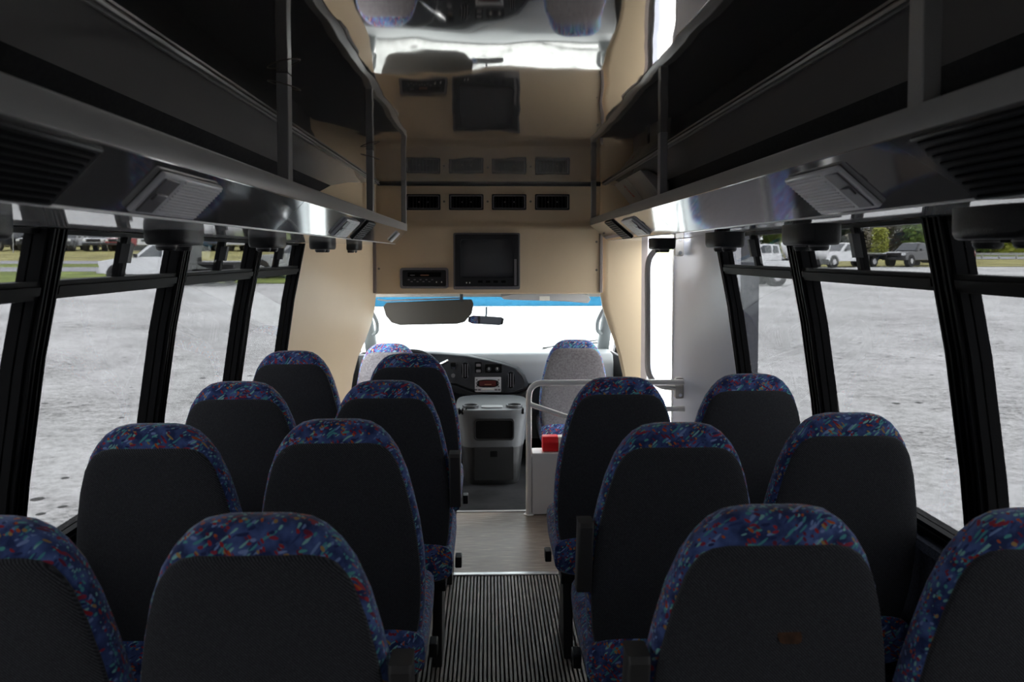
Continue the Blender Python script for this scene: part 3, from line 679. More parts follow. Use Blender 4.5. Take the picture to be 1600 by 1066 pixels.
for q in range(9): hb('button', 637 + q * 4.6, 640 + q * 4.6, 436.5 + (q % 2) * 3, 438 + (q % 2) * 3, 5.276, 5.285, M['bezel_grey'], vp)
for q in (682, 690): hb('indicator', q - .9, q + .9, 440, 442, 5.274, 5.282, M['indicator'], vp)
names = ['nearest the driver-side rack', 'second from the driver-side rack', 'second from the door-side rack', 'nearest the door-side rack']
for i, px in enumerate((661, 728.5, 795.5, 863)):
    v = empty('header_vent', at(px, 328, 5.38)); tag(v, 'black louvred air vent in the beige header, ' + names[i], 'air vent', 'header air vents')
    a, b = at(px - 27, 328, 5.362), at(px + 27, 303.5, 5.362); c0, c1 = at(px - 25, 326, 5.362), at(px + 25, 305.5, 5.362)
    V, Fc = ring_prism(rrect(a.x, b.x, a.z, b.z, .006, 2), rrect(c0.x, c1.x, c0.z, c1.z, .004, 2), 'y', 5.36, 5.383); mk('frame', V, Fc, M['tv'], v)
    d0, d1 = at(px - 23.6, 325, 5.361), at(px + 23.6, 306.5, 5.361)
    V, Fc = ring_prism(rrect(c0.x, c1.x, c0.z, c1.z, .004, 2), rrect(d0.x, d1.x, d0.z, d1.z, .003, 2), 'y', 5.358, 5.368); mk('metal_lip', V, Fc, M['bezel_grey'], v)
    box('back', d0.x, d1.x, 5.375, 5.384, d0.z, d1.z, M['pocket'], v)
    for q in range(9):
        xx = d0.x + (d1.x - d0.x) * (q + .5) / 9; box('slat', xx - .0015, xx + .0015, 5.361, 5.376, d0.z, d1.z, M['black_plastic'], v)
    for q in (.36, .66):
        xx = d0.x + (d1.x - d0.x) * q; zz = (d0.z + d1.z) / 2; box('tab', xx - .004, xx + .004, 5.354, 5.362, zz - .004, zz + .004, M['bezel_grey'], v)
np_ = empty('maker_plate', (.97, 5.37, 1.73)); tag(np_, 'small silver maker plate seen mirrored in the ceiling', 'plate')
box('plate', .906, 1.07, 5.373, 5.381, 1.725, 1.77, M['chrome'], np_, bevel=.002)
for k_ in range(3): box('emblem_bar', .918 + k_ * .047, .953 + k_ * .047, 5.369, 5.374, 1.734 + .005 * k_, 1.758, M['tv'], np_)

# ------------------------------------------------------------------ luggage racks
def rack(s, xi, zt, zc_, xb, zb, y_end, posts, joints, name_label):
    """xi: x of the rail face, zt top and zc_ bottom of the rail; the fascia runs on to (xb, zb)"""
    e = empty('luggage_rack', (xi, 1.5, zb)); tag(e, name_label, 'luggage rack')
    V, Fc = prism([(xi, zc_), (xi, zt), (xi + s * .03, zt), (xi + s * .03, zc_ - .006)], 'y', YREAR, y_end); mk('rail', V, Fc, M['grey_rail'], e, bevel=.003)
    d = Vector((xb - xi, 0, zb - zc_)); L_ = d.length; d.normalize(); n = Vector((-s * abs(d.z), 0, -abs(d.x)))  # normal: inward and down
    P0 = Vector((xi - s * .002, 0, zc_ - .001))
    def fp(y, v, h): return P0 + Vector((0, y, 0)) + d * v + n * h
    def fbox(nm, y0, y1, v0, v1, h0, h1, m_, parent, bevel=0, seg=2):
        V = [fp(y, v, h) for y in (y0, y1) for v in (v0, v1) for h in (h0, h1)]
        return mk(nm, V, BF, m_, parent, bevel=bevel, seg=seg)
    ys = [YREAR] + joints + [y_end]
    for a, b in zip(ys, ys[1:]): fbox('fascia', a + .0012, b - .0012, 0, L_, -.010, 0, M['fascia'], e, bevel=.0015)
    V, Fc = tubev([(xb, YREAR, zb), (xb, y_end, zb)], .004, 8); mk('bottom_bead', V, Fc, M['cant'], e, smooth=True)
    xw = wx(s, 1.7, .02)
    ZHEAD = ZHEADS[s]; xh = wx(s, ZHEAD, 0); V, Fc = prism([(xb, zb), (xh, ZHEAD + .002), (xh, ZHEAD + .012), (xb, zb + .012)], 'y', YREAR, y_end); mk('underside', V, Fc, M['soffit'], e)
    V, Fc = prism([(xi + s * .03, zc_ + .004), (xw, 1.76), (xw, 1.766), (xi + s * .03, zc_ + .010)], 'y', YREAR, y_end); mk('shelf', V, Fc, M['carpet'], e)
    V, Fc = prism([(xi, zt), (xi, zc_), (xb, zb), (xh, ZHEAD + .012), (xw, 1.766), (xi + s * .03, zc_ + .01), (xi + s * .03, zt)], 'y', y_end, y_end + .006); mk('end_plate', V, Fc, M['grey_rail'], e)
    for y in posts:
        box('post', min(xi + s * .002, xi + s * .034), max(xi + s * .002, xi + s * .034), y - .022, y + .022, zt - .004, ZCEIL, M['grey_rail'], e, bevel=.003)
    return e, fbox, L_
YE = 5.14
lr, fbL, LL = rack(-1, -.544, 1.755, 1.707, -.628, 1.621, YE, [.64, 2.13, 3.66, YE - .026], [.53, 2.26], 'grey overhead luggage rack along the driver-side windows')
rr, fbR, LR_ = rack(1, .698, 1.795, 1.749, .821, 1.644, YE, [1.23, 3.09, YE - .026], [.47, 3.25], 'grey overhead luggage rack on the door side')
def louver(fb, L_, y0, y1, e, label):
    lv = fb('speaker_grille', y0, y1, .004, L_ - .004, 0, .010, M['black_plastic'], e, bevel=.004); lv['label'] = label
    k = 9; w = L_ - .03
    for q in range(k):
        v = .015 + w * q / (k - 1); fb('grille_slat', y0 + .02, y1 - .02, v - .0022, v + .0022, .010, .0135, M['black_frame'], lv)
louver(fbL, LL, .82, 1.09, lr, 'black ribbed grille'); louver(fbR, LR_, .935, 1.233, rr, 'black ribbed grille')
louver(fbL, LL, 3.46, 3.68, lr, 'black ribbed grille'); louver(fbR, LR_, 4.23, 4.49, rr, 'black ribbed grille')
def lamp(fb, L_, y0, y1, e, white):
    b = fb('reading_lamp', y0, y1, L_ * .14, L_ * .90, 0, .012, M['lens'], e, bevel=.004); b['label'] = 'clear ribbed courtesy lamp'
    k = 12
    for q in range(k):
        v = L_ * (.2 + .62 * q / (k - 1)); fb('lens_rib', y0 + (y1 - y0) * (.10 if white else .32), y1 - .008, v - .0016, v + .0016, .012, .0148, M['lens_white'] if white else M['lens'], b)
    fb('switch_strip', y0 + .006, y0 + (y1 - y0) * .24, L_ * .2, L_ * .84, .012, .016, M['bezel_grey'], b, bevel=.002)
    fb('switch', y0 + .012, y0 + (y1 - y0) * .2, L_ * .46, L_ * .58, .016, .020, M['bezel_grey'], b, bevel=.0015)
lamp(fbL, LL, 1.31, 1.59, lr, False); lamp(fbR, LR_, 1.52, 1.79, rr, False); lamp(fbL, LL, 2.98, 3.27, lr, False); lamp(fbR, LR_, 3.71, 4.0, rr, True)
h = fbL('grab_bar', 4.70, 4.79, LL * .2, LL * .85, 0, .014, M['lens_white'], lr, bevel=.006)
for y in (2.13, 3.66):
    tube('wire_tie', [(-.562 + .045 * math.cos(a), y + .03 * math.sin(a), ZCEIL - .03 - .012 * math.cos(a)) for a in [k * math.pi / 8 for k in range(17)]], .0018, M['screw'], lr, 6)
# black service pods hanging under the racks
def pod(s, y, e, i):
    x0 = s * .88 + (.0 if s < 0 else .04); z0 = 1.576
    rings = [[(x0 + a * k, y + b * k, z) for a, b in sup(.062, .103, 3.2, 24)] for z, k in ((1.635, 1.0), (1.60, 1.0), (1.588, .99), (1.579, .94), (z0, .87))]
    V, Fc = loft(rings); p = mk('service_pod', V, Fc, M['black_plastic'], e, smooth=True); p['label'] = 'black plastic air and light pod'
    for dy, r_ in ((-.058, .027), (.053, .025)):
        V, Fc = tubev([(x0, y + dy, z0 + .004), (x0, y + dy, z0 - .010), (x0, y + dy, z0 - .016)], [r_, r_, r_ * .8], 14); nz_ = mk('air_nozzle', V, Fc, M['black_plastic'], p, smooth=True)
        V, Fc = tubev([(x0, y + dy, z0 - .002), (x0, y + dy, z0 - .0045)], r_ * 1.06, 14); mk('nozzle_ring', V, Fc, M['bezel_grey'], nz_, smooth=True)
    box('call_button', x0 - .008, x0 + .008, y - .012, y + .010, z0 - .006, z0 + .002, M['black_frame'], p, bevel=.002)
for i, y in enumerate((1.27, 2.16, 3.06, 4.07, 4.93)): pod(-1, y, lr, i)
for i, y in enumerate((1.31, 2.13, 2.91, 3.97)): pod(1, y, rr, i)
# door mechanism cover above the entrance end of the rack
mc = empty('door_mechanism_cover', (.98, 4.67, 1.73)); tag(mc, 'grey plastic door mechanism cover with red lettering over the rack end', 'cover')
for y0, y1, k in ((4.23, 4.66, 0), (4.67, 5.11, 1)):
    V, Fc = prism([(.853, 2.023), (.90, 2.023), (1.02, 1.955), (1.03, 1.80), (1.03, 1.765), (.985, 1.765), (.985, 1.86)], 'y', y0, y1); mk('cover_shell', V, Fc, M['grey_rail'], mc, bevel=.008, seg=3)
box('keyhole', .98, 1.0, 4.59, 4.635, 1.81, 1.86, M['pocket'], mc); box('release_strap', .978, .992, 4.60, 4.622, 1.76, 1.82, M['bezel_grey'], mc)
nn = Vector((-.14, 0, -.135)); dn = Vector((.135, 0, -.14)).normalized()
MX = Matrix(((0, dn.x, -.72, .902), (-1, 0, 0, 4.82), (0, dn.z, -.69, 1.952), (0, 0, 0, 1)))
text_mesh('lettering', 'EXIT', .052, M['red_text'], mc, MX @ Matrix.Rotation(R(-90), 4, 'Z'))

# ------------------------------------------------------------------ entrance: grab rail, modesty panel, open door leaf
gr = empty('grab_rail', (1.05, 4.62, .7)); tag(gr, 'bent steel grab rail bolted beside the entrance door', 'grab rail')
gp = [at(1054, 384, 4.62), at(1012, 384, 4.62), at(1012, 590, 4.62), at(1030, 606, 4.62), at(1054, 606, 4.62)]
tube('rail_tube', smooth_path([gp[0], gp[1], at(1012, 606, 4.62), gp[4]], .15, 8, .92), .0175, M['steel'], gr, 14)
for p in (gp[0], gp[4]):
    V, Fc = prism(rrect(p.x + .0, p.x + .052, p.z - .065, p.z + .065, .012, 4), 'y', 4.60, 4.64); pl_ = mk('bracket', V, Fc, M['steel'], gr, bevel=.002)
    for dz in (-.042, .042): mk('bolt', *tubev([(p.x + .03, 4.602, p.z + dz), (p.x + .03, 4.592, p.z + dz)], .011, 8), M['chrome'], pl_)
mp_ = empty('modesty_panel', (.6, 4.46, 0)); tag(mp_, 'white tube frame with low cabinet ahead of the front door-side seats', 'modesty panel')
xp = .242; zt = .79
tube('frame_tube', smooth_path([(xp, 4.43, 0), (xp, 4.43, zt), (1.165, 4.43, zt)], .09, 8), .0175, M['white_paint'], mp_, 14)
tube('brace_tube', [(xp, 4.43, .665), (.95, 4.40, .425)], .0155, M['white_paint'], mp_, 12)
tube('cross_tube', [(.8, 4.43, .63), (1.17, 4.43, .63)], .0165, M['white_paint'], mp_, 12)
cb = box('cabinet', .262, .98, 4.415, 4.55, .005, .372, M['white_paint'], mp_, bevel=.006)
box('cabinet_side', .256, .262, 4.44, 4.56, .01, .34, M['bezel_grey'], mp_)
tube('foot_flange', [(xp, 4.43, 0), (xp, 4.43, .006)], .03, M['white_paint'], mp_, 14)
rc = empty('red_case', (.385, 4.48, .372)); tag(rc, 'small bright red case lying on the white cabinet', 'case')
V, Fc = prism([(4.445, .374), (4.53, .374), (4.535, .43), (4.52, .462), (4.455, .462), (4.437, .43)], 'x', .325, .42); mk('body', V, Fc, M['red'], rc, bevel=.006)
V, Fc = prism([(4.447, .375), (4.528, .375), (4.533, .43), (4.518, .460), (4.457, .460), (4.439, .43)], 'x', .42, .46); mk('white_end', V, Fc, M['indicator'], rc, bevel=.004)
# the door leaf swung open outside
od = empty('door_3', (1.5, 4.94, -.35)); tag(od, 'open entrance door leaf with glass standing out from the bus side', kind='structure')
box('stile', 1.67, 1.794, 4.93, 4.97, -.35, 1.85, M['bus_grey'], od, bevel=.006)
box('seal_strip', 1.567, 1.613, 4.92, 4.965, -.35, 1.85, M['bus_white'], od); box('seal_strip', 1.618, 1.667, 4.925, 4.965, -.35, 1.85, M['bus_white'], od)
box('stile', 1.30, 1.34, 4.93, 4.97, -.35, 1.85, M['bus_grey'], od)
for z0, z1 in ((-.35, -.2), (1.74, 1.85)): box('door_rail', 1.34, 1.567, 4.932, 4.968, z0, z1, M['bus_grey'], od)
box('pane', 1.34, 1.567, 4.947, 4.953, -.2, 1.74, M['glass_door'], od)
box('handle', 1.552, 1.564, 4.91, 4.93, .85, 1.35, M['black_plastic'], od, bevel=.003)

# ------------------------------------------------------------------ seats
ZT = 1.114
PROF = [(.39, .150, .05), (.40, .175, .075), (.43, .198, .095), (.50, .215, .105), (.58, .224, .108), (.66, .227, .108), (.74, .224, .106), (.82, .215, .103), (.90, .200, .099), (.97, .183, .095), (1.03, .160, .09), (1.065, .138, .083), (1.09, .115, .072), (1.105, .092, .055), (1.112, .065, .036), (1.114, .04, .018)]
TILT = .2
def rear(z): return (ZT - z) * TILT - .012 * math.sin(max(0, min(1, (z - .39) / .72)) * math.pi)
def seat(side, arm=True, dz=0, hole=False, name='passenger_seat', back=None, lever=True):
    """side: +1 aisle to the +x side, -1 aisle to the -x side; built round the floor point below the top of its back"""
    e = empty(name, (0, 0, 0))
    rings = []
    for z, w, t in PROF:
        yc = rear(z) + .055
        rings.append([(a, yc + b, z + dz) for a, b in sup(w, t * .5, 3.6, 32)])
    V, Fc = loft(rings); mk('backrest', V, Fc, M['fabric'], e, smooth=True)
    rings = []
    zs = [.40, .405, .42, .46, .54, .62, .70, .78, .86, .94, 1.0, 1.02, 1.04, 1.052, 1.058]
    def hw(z):
        for (a, wa, _), (b, wb, _) in zip(PROF, PROF[1:]):
            if a <= z <= b: return wa + (wb - wa) * (z - a) / (b - a)
    for z in zs:
        k = {.40: .80, .405: .87, .42: .93, 1.02: .965, 1.04: .93, 1.052: .84, 1.058: .66}.get(z, .985)
        w = (hw(z) - .006) * k; pinch = {.40: .4, 1.058: .4, .405: .8, 1.052: .8}.get(z, 1)
        rings.append([(a, rear(z) + .017 + b, z + dz) for a, b in sup(w, .0175 * pinch, 3.0, 32)])
    V, Fc = loft(rings); bp_ = mk('back_panel', V, Fc, back or M['twill'], e, smooth=True); bp_['label'] = 'grey velour back panel' if back else 'charcoal twill back panel'
    if hole:
        zc_, xc = .895, .022
        pl = [(xc + a * (1 + .18 * math.sin(5 * i)), zc_ + b * (1 + .15 * math.cos(7 * i))) for i, (a, b) in enumerate(sup(.020, .016, 4, 18))]
        V, Fc = prism(pl, 'y', rear(zc_) - .0015, rear(zc_) + .01); hp = mk('torn_patch', V, Fc, M['foam'], bp_); hp['label'] = 'torn hole showing brown foam'
    rings = []
    for y, k, zt_ in ((.10, .9, .50), (.115, 1.0, .515), (.30, 1.0, .51), (.46, 1.0, .525), (.53, .985, .52), (.56, .93, .49)):
        zb = .37 if y < .5 else .38
        hh = (zt_ - zb) / 2
        rings.append([(a, y, zb + hh + dz + b) for a, b in sup(.225 * k, hh * (k if k > .95 else .9), 4, 28)])
    V, Fc = loft(rings); mk('cushion', V, Fc, M['fabric'], e, smooth=True)
    mk('seat_pan', *joined([(boxv(-.20, .20, .12, .52, .335 + dz, .375 + dz), BF)]), M['black_plastic'], e, bevel=.006)
    for xx in (-.16, .16):
        mk('leg', *prism([(.22, 0), (.45, 0), (.36, .34 + dz), (.28, .34 + dz)], 'x', xx - .018, xx + .018), M['black_plastic'], e, bevel=.004)
    xs = side * .243
    if lever: mk('recline_lever', *joined([(boxv(min(xs - .012, xs + .012), max(xs - .012, xs + .012), .17, .22, .40 + dz, .44 + dz), BF)]), M['black_plastic'], e, bevel=.004)
    if arm:
        xa = side * .236; z0, z1 = .655, .855
        V, Fc = loft([[(xa + a, rear(z) + .035 + yy + b, z) for a, b in rrect(-.020, .020, -.028, .028, .006, 3)] for z, yy in ((z0, .0), (z0 + .03, -.004), (z1 - .01, -.01), (z1, .0))])
        mk('armrest', V, Fc, M['armrest'], e, smooth=True)
    return e
G = 'passenger seats in pairs along the aisle'
B = 'charcoal-backed seat with blue patterned edge, '
SEATS = [  # x, y, aisle side, armrest, label, turn
    (-.385, 1.25, 1, True, B + 'aisle side, last row shown behind the driver', 1.0),
    (-.40, 1.985, 1, False, B + 'aisle side, third row behind the driver', .5),
    (-.352, 2.60, 1, True, B + 'aisle side, second row behind the driver', .5),
    (-.347, 3.31, 1, False, B + 'aisle side, right behind the driver seat', 0),
    (-.845, 1.25, 1, False, B + 'driver-side window, last row, cut off at its edge', 0),
    (-.862, 1.945, 1, False, B + 'driver-side window, third row from the front', 0),
    (-.858, 2.594, 1, False, B + 'driver-side window, second row from the front', 0),
    (-.885, 3.42, 1, False, B + 'driver-side window, front row by the beige panel', 0),
    (.497, 1.265, -1, True, B + 'aisle side, with a torn brown hole in its back', 0),
    (.49, 1.914, -1, True, B + 'aisle side, middle row ahead of torn seat', 0),
    (.468, 2.644, -1, False, B + 'aisle side, front row behind white frame', 0),
    (.955, 1.235, -1, False, B + 'door-side window, last row, cut off', 0),
    (.99, 2.02, -1, False, B + 'door-side window, middle row beside the black window post', 0),
    (.958, 2.70, -1, False, B + 'door-side window, front row near the white wall panel', 0)]
protos = {}
for x, y, sd, arm, label, rz in SEATS:
    hole = 'torn brown hole' in label
    key = (sd, arm, hole, abs(x) < .7)
    if key not in protos:
        o = seat(sd, arm, 0, hole, lever=abs(x) < .7); protos[key] = o
    else:
        o = copy_tree(protos[key])
    o.location = (x, y - .045, 0); tag(o, label, 'seat', G)
dv = seat(1, False, -.22, False, 'driver_seat', M['velour']); dv.location = (-.74, 5.60, -.10); dv.scale = (1.17, 1.1, 1.1); tag(dv, 'driver seat with blue patterned edge behind the steering wheel', 'seat')
ps = seat(1, False, -.20, False, 'cab_passenger_seat', M['velour']); ps.location = (.66, 5.62, -.10); ps.scale = (1.17, 1.1, 1.1); tag(ps, 'grey-backed cab passenger seat beyond the white tube frame', 'seat')

# ------------------------------------------------------------------ outside: ground, road, vehicles, trees
ZG = -.75
def gz(x, y):
    """ground height: level round the bus, rising gently away from it, more on the driver side"""
    def lin(d, pts):
        for (a, fa), (b, fb) in zip(pts, pts[1:]):
            if d <= b: return fa + (fb - fa) * (d - a) / (b - a)
        return pts[-1][1]
    l = lin(y, [(-300, ZG), (9, ZG), (35, .05), (75, 1.87), (110, 3.0), (300, 4.5)])
    r = lin(y, [(-300, ZG), (9, ZG), (60, .51), (85, 1.10), (140, 2.6), (300, 4.5)])
    t = max(0, min(1, (x + 12) / 24)); t = t * t * (3 - 2 * t)
    return l + (r - l) * t
def sheet(name, xs, ys, m_, dz, label, kind='structure'):
    V = [(x, y, gz(x, y) + dz) for y in ys for x in xs]; n = len(xs); Fc = []
    for j in range(len(ys) - 1):
        for i in range(n - 1): q = j * n + i; Fc.append((q, q + 1, q + n + 1, q + n))
    o = mk(name, V, Fc, m_, smooth=True); tag(o, label, kind=kind); return o
def fr(a, b, n): return [a + (b - a) * i / n for i in range(n + 1)]
XS = fr(-160, -12, 20) + fr(-11, 11, 22) + fr(12, 160, 20)
sheet('ground', XS, fr(-120, 8, 12) + fr(9, 36, 14) + fr(38, 120, 20) + fr(130, 300, 8), M['gravel'], 0, 'pale crushed gravel lot around the bus')
M['grass'] = mat('spring_grass', (.20, .25, .055), .95, noise=(.6, .45)); M['dry_grass'] = mat('dry_tan_grass', (.36, .33, .12), .95, noise=(.3, .35)); M['asphalt'] = mat('grey_asphalt', (.38, .38, .40), .9, noise=(.4, .12))
XG = fr(-160, -6, 24)
sheet('lawn', XG, fr(36.8, 45.0, 6), M['grass'], .03, 'green verge beyond the gravel on the driver side')
sheet('road', XG, fr(45.0, 49.0, 3), M['asphalt'], .04, 'pale road lane nearest the gravel lot')
sheet('lawn', XG, fr(49.0, 52.8, 3), M['grass'], .03, 'narrow green strip between the two road lanes')
sheet('road', XG, fr(52.8, 56.6, 3), M['asphalt'], .04, 'pale road lane below the parked vehicles')
sheet('lawn', XG, fr(56.6, 110, 14), M['dry_grass'], .03, 'tan grass slope under the parked vehicles')
XG2 = fr(14, 160, 24)
sheet('lawn', XG2, fr(60.5, 80, 8), M['dry_grass'], .03, 'yellow-green verge beyond the gravel on the door side')
sheet('road', XG2, fr(80.5, 90, 4), M['asphalt'], .04, 'pale road behind the guard rail')
sheet('lawn', XG2, fr(90, 150, 8), M['grass'], .03, 'green bank below the trees')

PAINT = {n: mat('paint_' + n, c, .25, spec=.6, coat=.6) for n, c in dict(white=(.78, .79, .80), black=(.012, .013, .015), dark=(.03, .034, .042), silver=(.42, .43, .44), red=(.42, .02, .02), blue=(.05, .09, .18), grey=(.14, .15, .16), tan=(.4, .36, .28)).items()}
M['car_glass'] = mat('car_window_glass', (.05, .06, .07), .05, spec=.8); M['tyre'] = mat('tyre_rubber', (.012, .012, .012), .85); M['rim'] = mat('wheel_rim', (.55, .55, .56), .3, metal=.8)
M['lamp'] = mat('headlamp_lens', (.8, .82, .84), .1); M['grille'] = mat('dark_grille', (.02, .02, .02), .4, metal=.4); M['trim_dark'] = mat('dark_trim', (.03, .03, .03), .6)
def vehicle(name, kind, paint, loc, rz, label, cat, group=None, sc=1.0):
    """built along +x (front), centred on its wheelbase; kinds: pickup, flatbed, suv, tanker"""
    e = empty(name, (0, 0, 0)); P = PAINT[paint]; w = .98
    def tap(poly, w0, w1, z0, z1):
        def ww(z): return w0 + (w1 - w0) * max(0, min(1, (z - z0) / (z1 - z0)))
        return loft([[(x, -ww(z), z) for x, z in poly], [(x, ww(z), z) for x, z in poly]])
    rear_x = {'pickup': -2.95, 'flatbed': -1.0, 'suv': -2.4, 'tanker': -1.0}[kind]
    hood = [(rear_x, .55), (rear_x, 1.22), (.95, 1.24), (2.15, 1.18), (2.75, 1.08), (2.85, .95), (2.85, .5), (2.35, .45), (rear_x + .3, .45)]
    V, Fc = tap(hood, w, w * .96, .5, 1.2); mk('body', V, Fc, P, e, bevel=.05)
    cab_r = {'pickup': -1.25, 'flatbed': -.95, 'suv': -2.3, 'tanker': -.95}[kind]
    cab = [(cab_r, 1.2), (cab_r + .12, 1.86), (.1, 1.93), (.35, 1.88), (1.15, 1.22)]
    V, Fc = tap(cab, w * .94, w * .74, 1.2, 1.93); mk('cabin', V, Fc, P, e, bevel=.04)
    for sy in (-1, 1):
        for k, win in enumerate(([(-.32, 1.28), (-.30, 1.80), (.22, 1.80), (.86, 1.28)], [(cab_r + .14, 1.28), (cab_r + .22, 1.78), (-.42, 1.80), (-.42, 1.28)])):
            def yy(z): return sy * (w * .94 - w * .20 * (z - 1.2) / .73 + .006)
            V, Fc = loft([[(x, yy(z), z) for x, z in win], [(x, yy(z) - sy * .03, z) for x, z in win]]); mk('side_window', V, Fc, M['car_glass'], e)
    V, Fc = loft([[(1.08, -.80, 1.27), (1.08, .80, 1.27), (.42, .68, 1.83), (.42, -.68, 1.83)], [(1.13, -.80, 1.29), (1.13, .80, 1.29), (.47, .68, 1.85), (.47, -.68, 1.85)]]); mk('windscreen', V, Fc, M['car_glass'], e)
    box('grille', 2.83, 2.90, -.60, .60, .80, 1.06, M['grille'], e, bevel=.02); box('bumper', 2.78, 2.98, -.96, .96, .48, .70, M['rim'] if paint == 'white' else M['trim_dark'], e, bevel=.03)
    for sy in (-1, 1):
        box('headlamp', 2.80, 2.885, sy * .78 - .16, sy * .78 + .16, .86, 1.06, M['lamp'], e, bevel=.02)
        box('door_mirror', .80, .92, sy * 1.13 - .10, sy * 1.13 + .10, 1.22, 1.42, M['trim_dark'], e, bevel=.02)
    back = {'pickup': -1.95, 'flatbed': -2.7, 'suv': -1.55, 'tanker': -2.7}[kind]
    for wx_ in (1.95, back):
        for sy in (-1, 1):
            V, Fc = tubev([(wx_, sy * .72, .41), (wx_, sy * .74, .41), (wx_, sy * .98, .41), (wx_, sy * 1.0, .41)], [.36, .41, .41, .36], 20); t_ = mk('wheel', V, Fc, M['tyre'], e, smooth=True)
            V, Fc = tubev([(wx_, sy * .99, .41), (wx_, sy * 1.012, .41)], [.24, .20], 16); mk('rim', V, Fc, M['rim'], t_)
            V, Fc = tubev([(wx_, sy * .6, .43), (wx_, sy * .992, .43)], .50, 20); mk('wheel_arch', V, Fc, M['trim_dark'], e) if wx_ > 0 or kind in ('pickup', 'suv') else None
    if kind == 'pickup':
        box('bed_liner', -2.85, -1.32, -.82, .82, 1.19, 1.235, M['trim_dark'], e); box('tail_lamp', -2.975, -2.93, .74, .95, .85, 1.15, PAINT['red'], e); box('tail_lamp', -2.975, -2.93, -.95, -.74, .85, 1.15, PAINT['red'], e)
    if kind == 'flatbed':
        box('deck', -4.0, -1.1, -1.1, 1.1, .92, 1.03, M['trim_dark'], e, bevel=.02); box('headboard', -1.18, -1.08, -1.05, 1.05, 1.0, 1.95, M['trim_dark'], e); box('chassis', -3.9, -1.0, -.45, .45, .5, .93, M['trim_dark'], e)
        box('tool_box', -1.95, -1.3, -1.08, -.75, .45, .9, M['trim_dark'], e, bevel=.02); box('tool_box', -1.95, -1.3, .75, 1.08, .45, .9, M['trim_dark'], e, bevel=.02); box('tail_board', -4.05, -3.95, -1.1, 1.1, .6, 1.03, M['trim_dark'], e)
    if kind == 'tanker':
        V, Fc = tubev([(-1.15, 0, 1.45), (-1.3, 0, 1.5), (-3.9, 0, 1.5), (-4.1, 0, 1.45)], [.5, .78, .78, .5], 20); mk('tank', V, Fc, P, e, smooth=True); box('chassis', -4.0, -1.0, -.9, .9, .5, .85, M['grille'], e, bevel=.03)
        box('tank_hatch', -2.8, -2.2, -.3, .3, 2.2, 2.45, P, e, bevel=.04)
    x, y = loc; e.location = (x, y, gz(x, y) + .04); e.rotation_euler = (0, 0, R(rz)); e.scale = (sc,) * 3
    tag(e, label, cat, group); return e
def gx(px, y): return (px - 762) / F_PX * y
vehicle('flatbed_truck', 'flatbed', 'white', (gx(268, 36.5), 36.5), 170, 'white pickup truck with black flatbed at the gravel edge, driver side', 'truck')
vehicle('pickup_truck', 'pickup', 'silver', (gx(478, 40.5), 40.5), 172, 'silver pickup truck behind the flatbed truck, partly hidden by the beige panel', 'truck')
GP = 'vehicles parked on the far slope'
row = [(-30, 'pickup', 'dark', -85, 'dark pickup at the start of the far parked row'), (28, 'pickup', 'dark', -100, 'dark pickup seen beside the near window post in the far row'), (76, 'suv', 'black', -80, 'black off-roader behind the near window post in the far row'), (122, 'suv', 'dark', -78, 'dark off-roader facing the road in the far row'), (168, 'pickup', 'silver', -75, 'silver pickup in the far row beside the dark off-roader'),
       (218, 'suv', 'red', -100, 'red car in the far row above the white flatbed cab'), (257, 'pickup', 'white', -87, 'white pickup in the far row behind the black pod'), (308, 'suv', 'dark', -92, 'dark car in the far row above the flatbed deck'), (346, 'suv', 'blue', -85, 'blue car in the far row above the flatbed rear'), (388, 'pickup', 'white', -88, 'white pickup in the far row between two window posts'), (432, 'suv', 'white', -91, 'white car in the far row near the last window'), (478, 'suv', 'grey', -88, 'grey car in the far row by the last window post')]
for px, k, c, a, lb in row: vehicle('parked_pickup' if k == 'pickup' else 'parked_car', k, c, (gx(px, 76), 76), a, lb, 'truck' if k == 'pickup' else 'car', GP)
row2 = [(8, 'suv', 'grey', 'grey car in the farthest row, behind the dark pickup'), (52, 'pickup', 'white', 'white pickup in the farthest row, mostly behind the near window post'), (98, 'pickup', 'white', 'white pickup in the farthest row, just ahead of the near window post'), (143, 'suv', 'silver', 'silver car in the farthest row, behind the dark off-roader'), (190, 'suv', 'white', 'white car in the farthest row, beside the first sliding latch'),
        (240, 'pickup', 'silver', 'silver pickup in the farthest row, behind the red car'), (286, 'suv', 'white', 'white car in the farthest row, behind the second window post'), (328, 'suv', 'silver', 'silver car in the farthest row, over the flatbed deck'), (368, 'suv', 'white', 'white car in the farthest row, before the third window post'), (410, 'pickup', 'silver', 'silver pickup in the farthest row, in the last window')]
for i, (px, k, c, lb) in enumerate(row2):
    vehicle('parked_pickup' if k == 'pickup' else 'parked_car', k, c, (gx(px, 93), 93), -82 - 6 * (i % 4), lb, 'truck' if k == 'pickup' else 'car', 'vehicles in the farthest row')
vehicle('flatbed_truck', 'flatbed', 'white', (gx(1322, 60), 60), -155, 'white pickup truck with dual rear wheels and flatbed on the far verge, door side', 'truck')
vehicle('pickup_truck', 'pickup', 'black', (gx(1437, 62), 62), -148, 'black pickup truck behind the flatbed of the white truck', 'truck')
vehicle('pickup_truck', 'pickup', 'red', (gx(1492, 70), 70), 25, 'red pickup truck half hidden by the black window post', 'truck')
vehicle('pickup_truck', 'pickup', 'white', (gx(1148, 38), 38), -170, 'white pickup truck seen through the open door glass', 'truck')
vehicle('tank_truck', 'tanker', 'white', (gx(1200, 52), 52), 165, 'white tank truck beyond the open door leaf', 'truck')
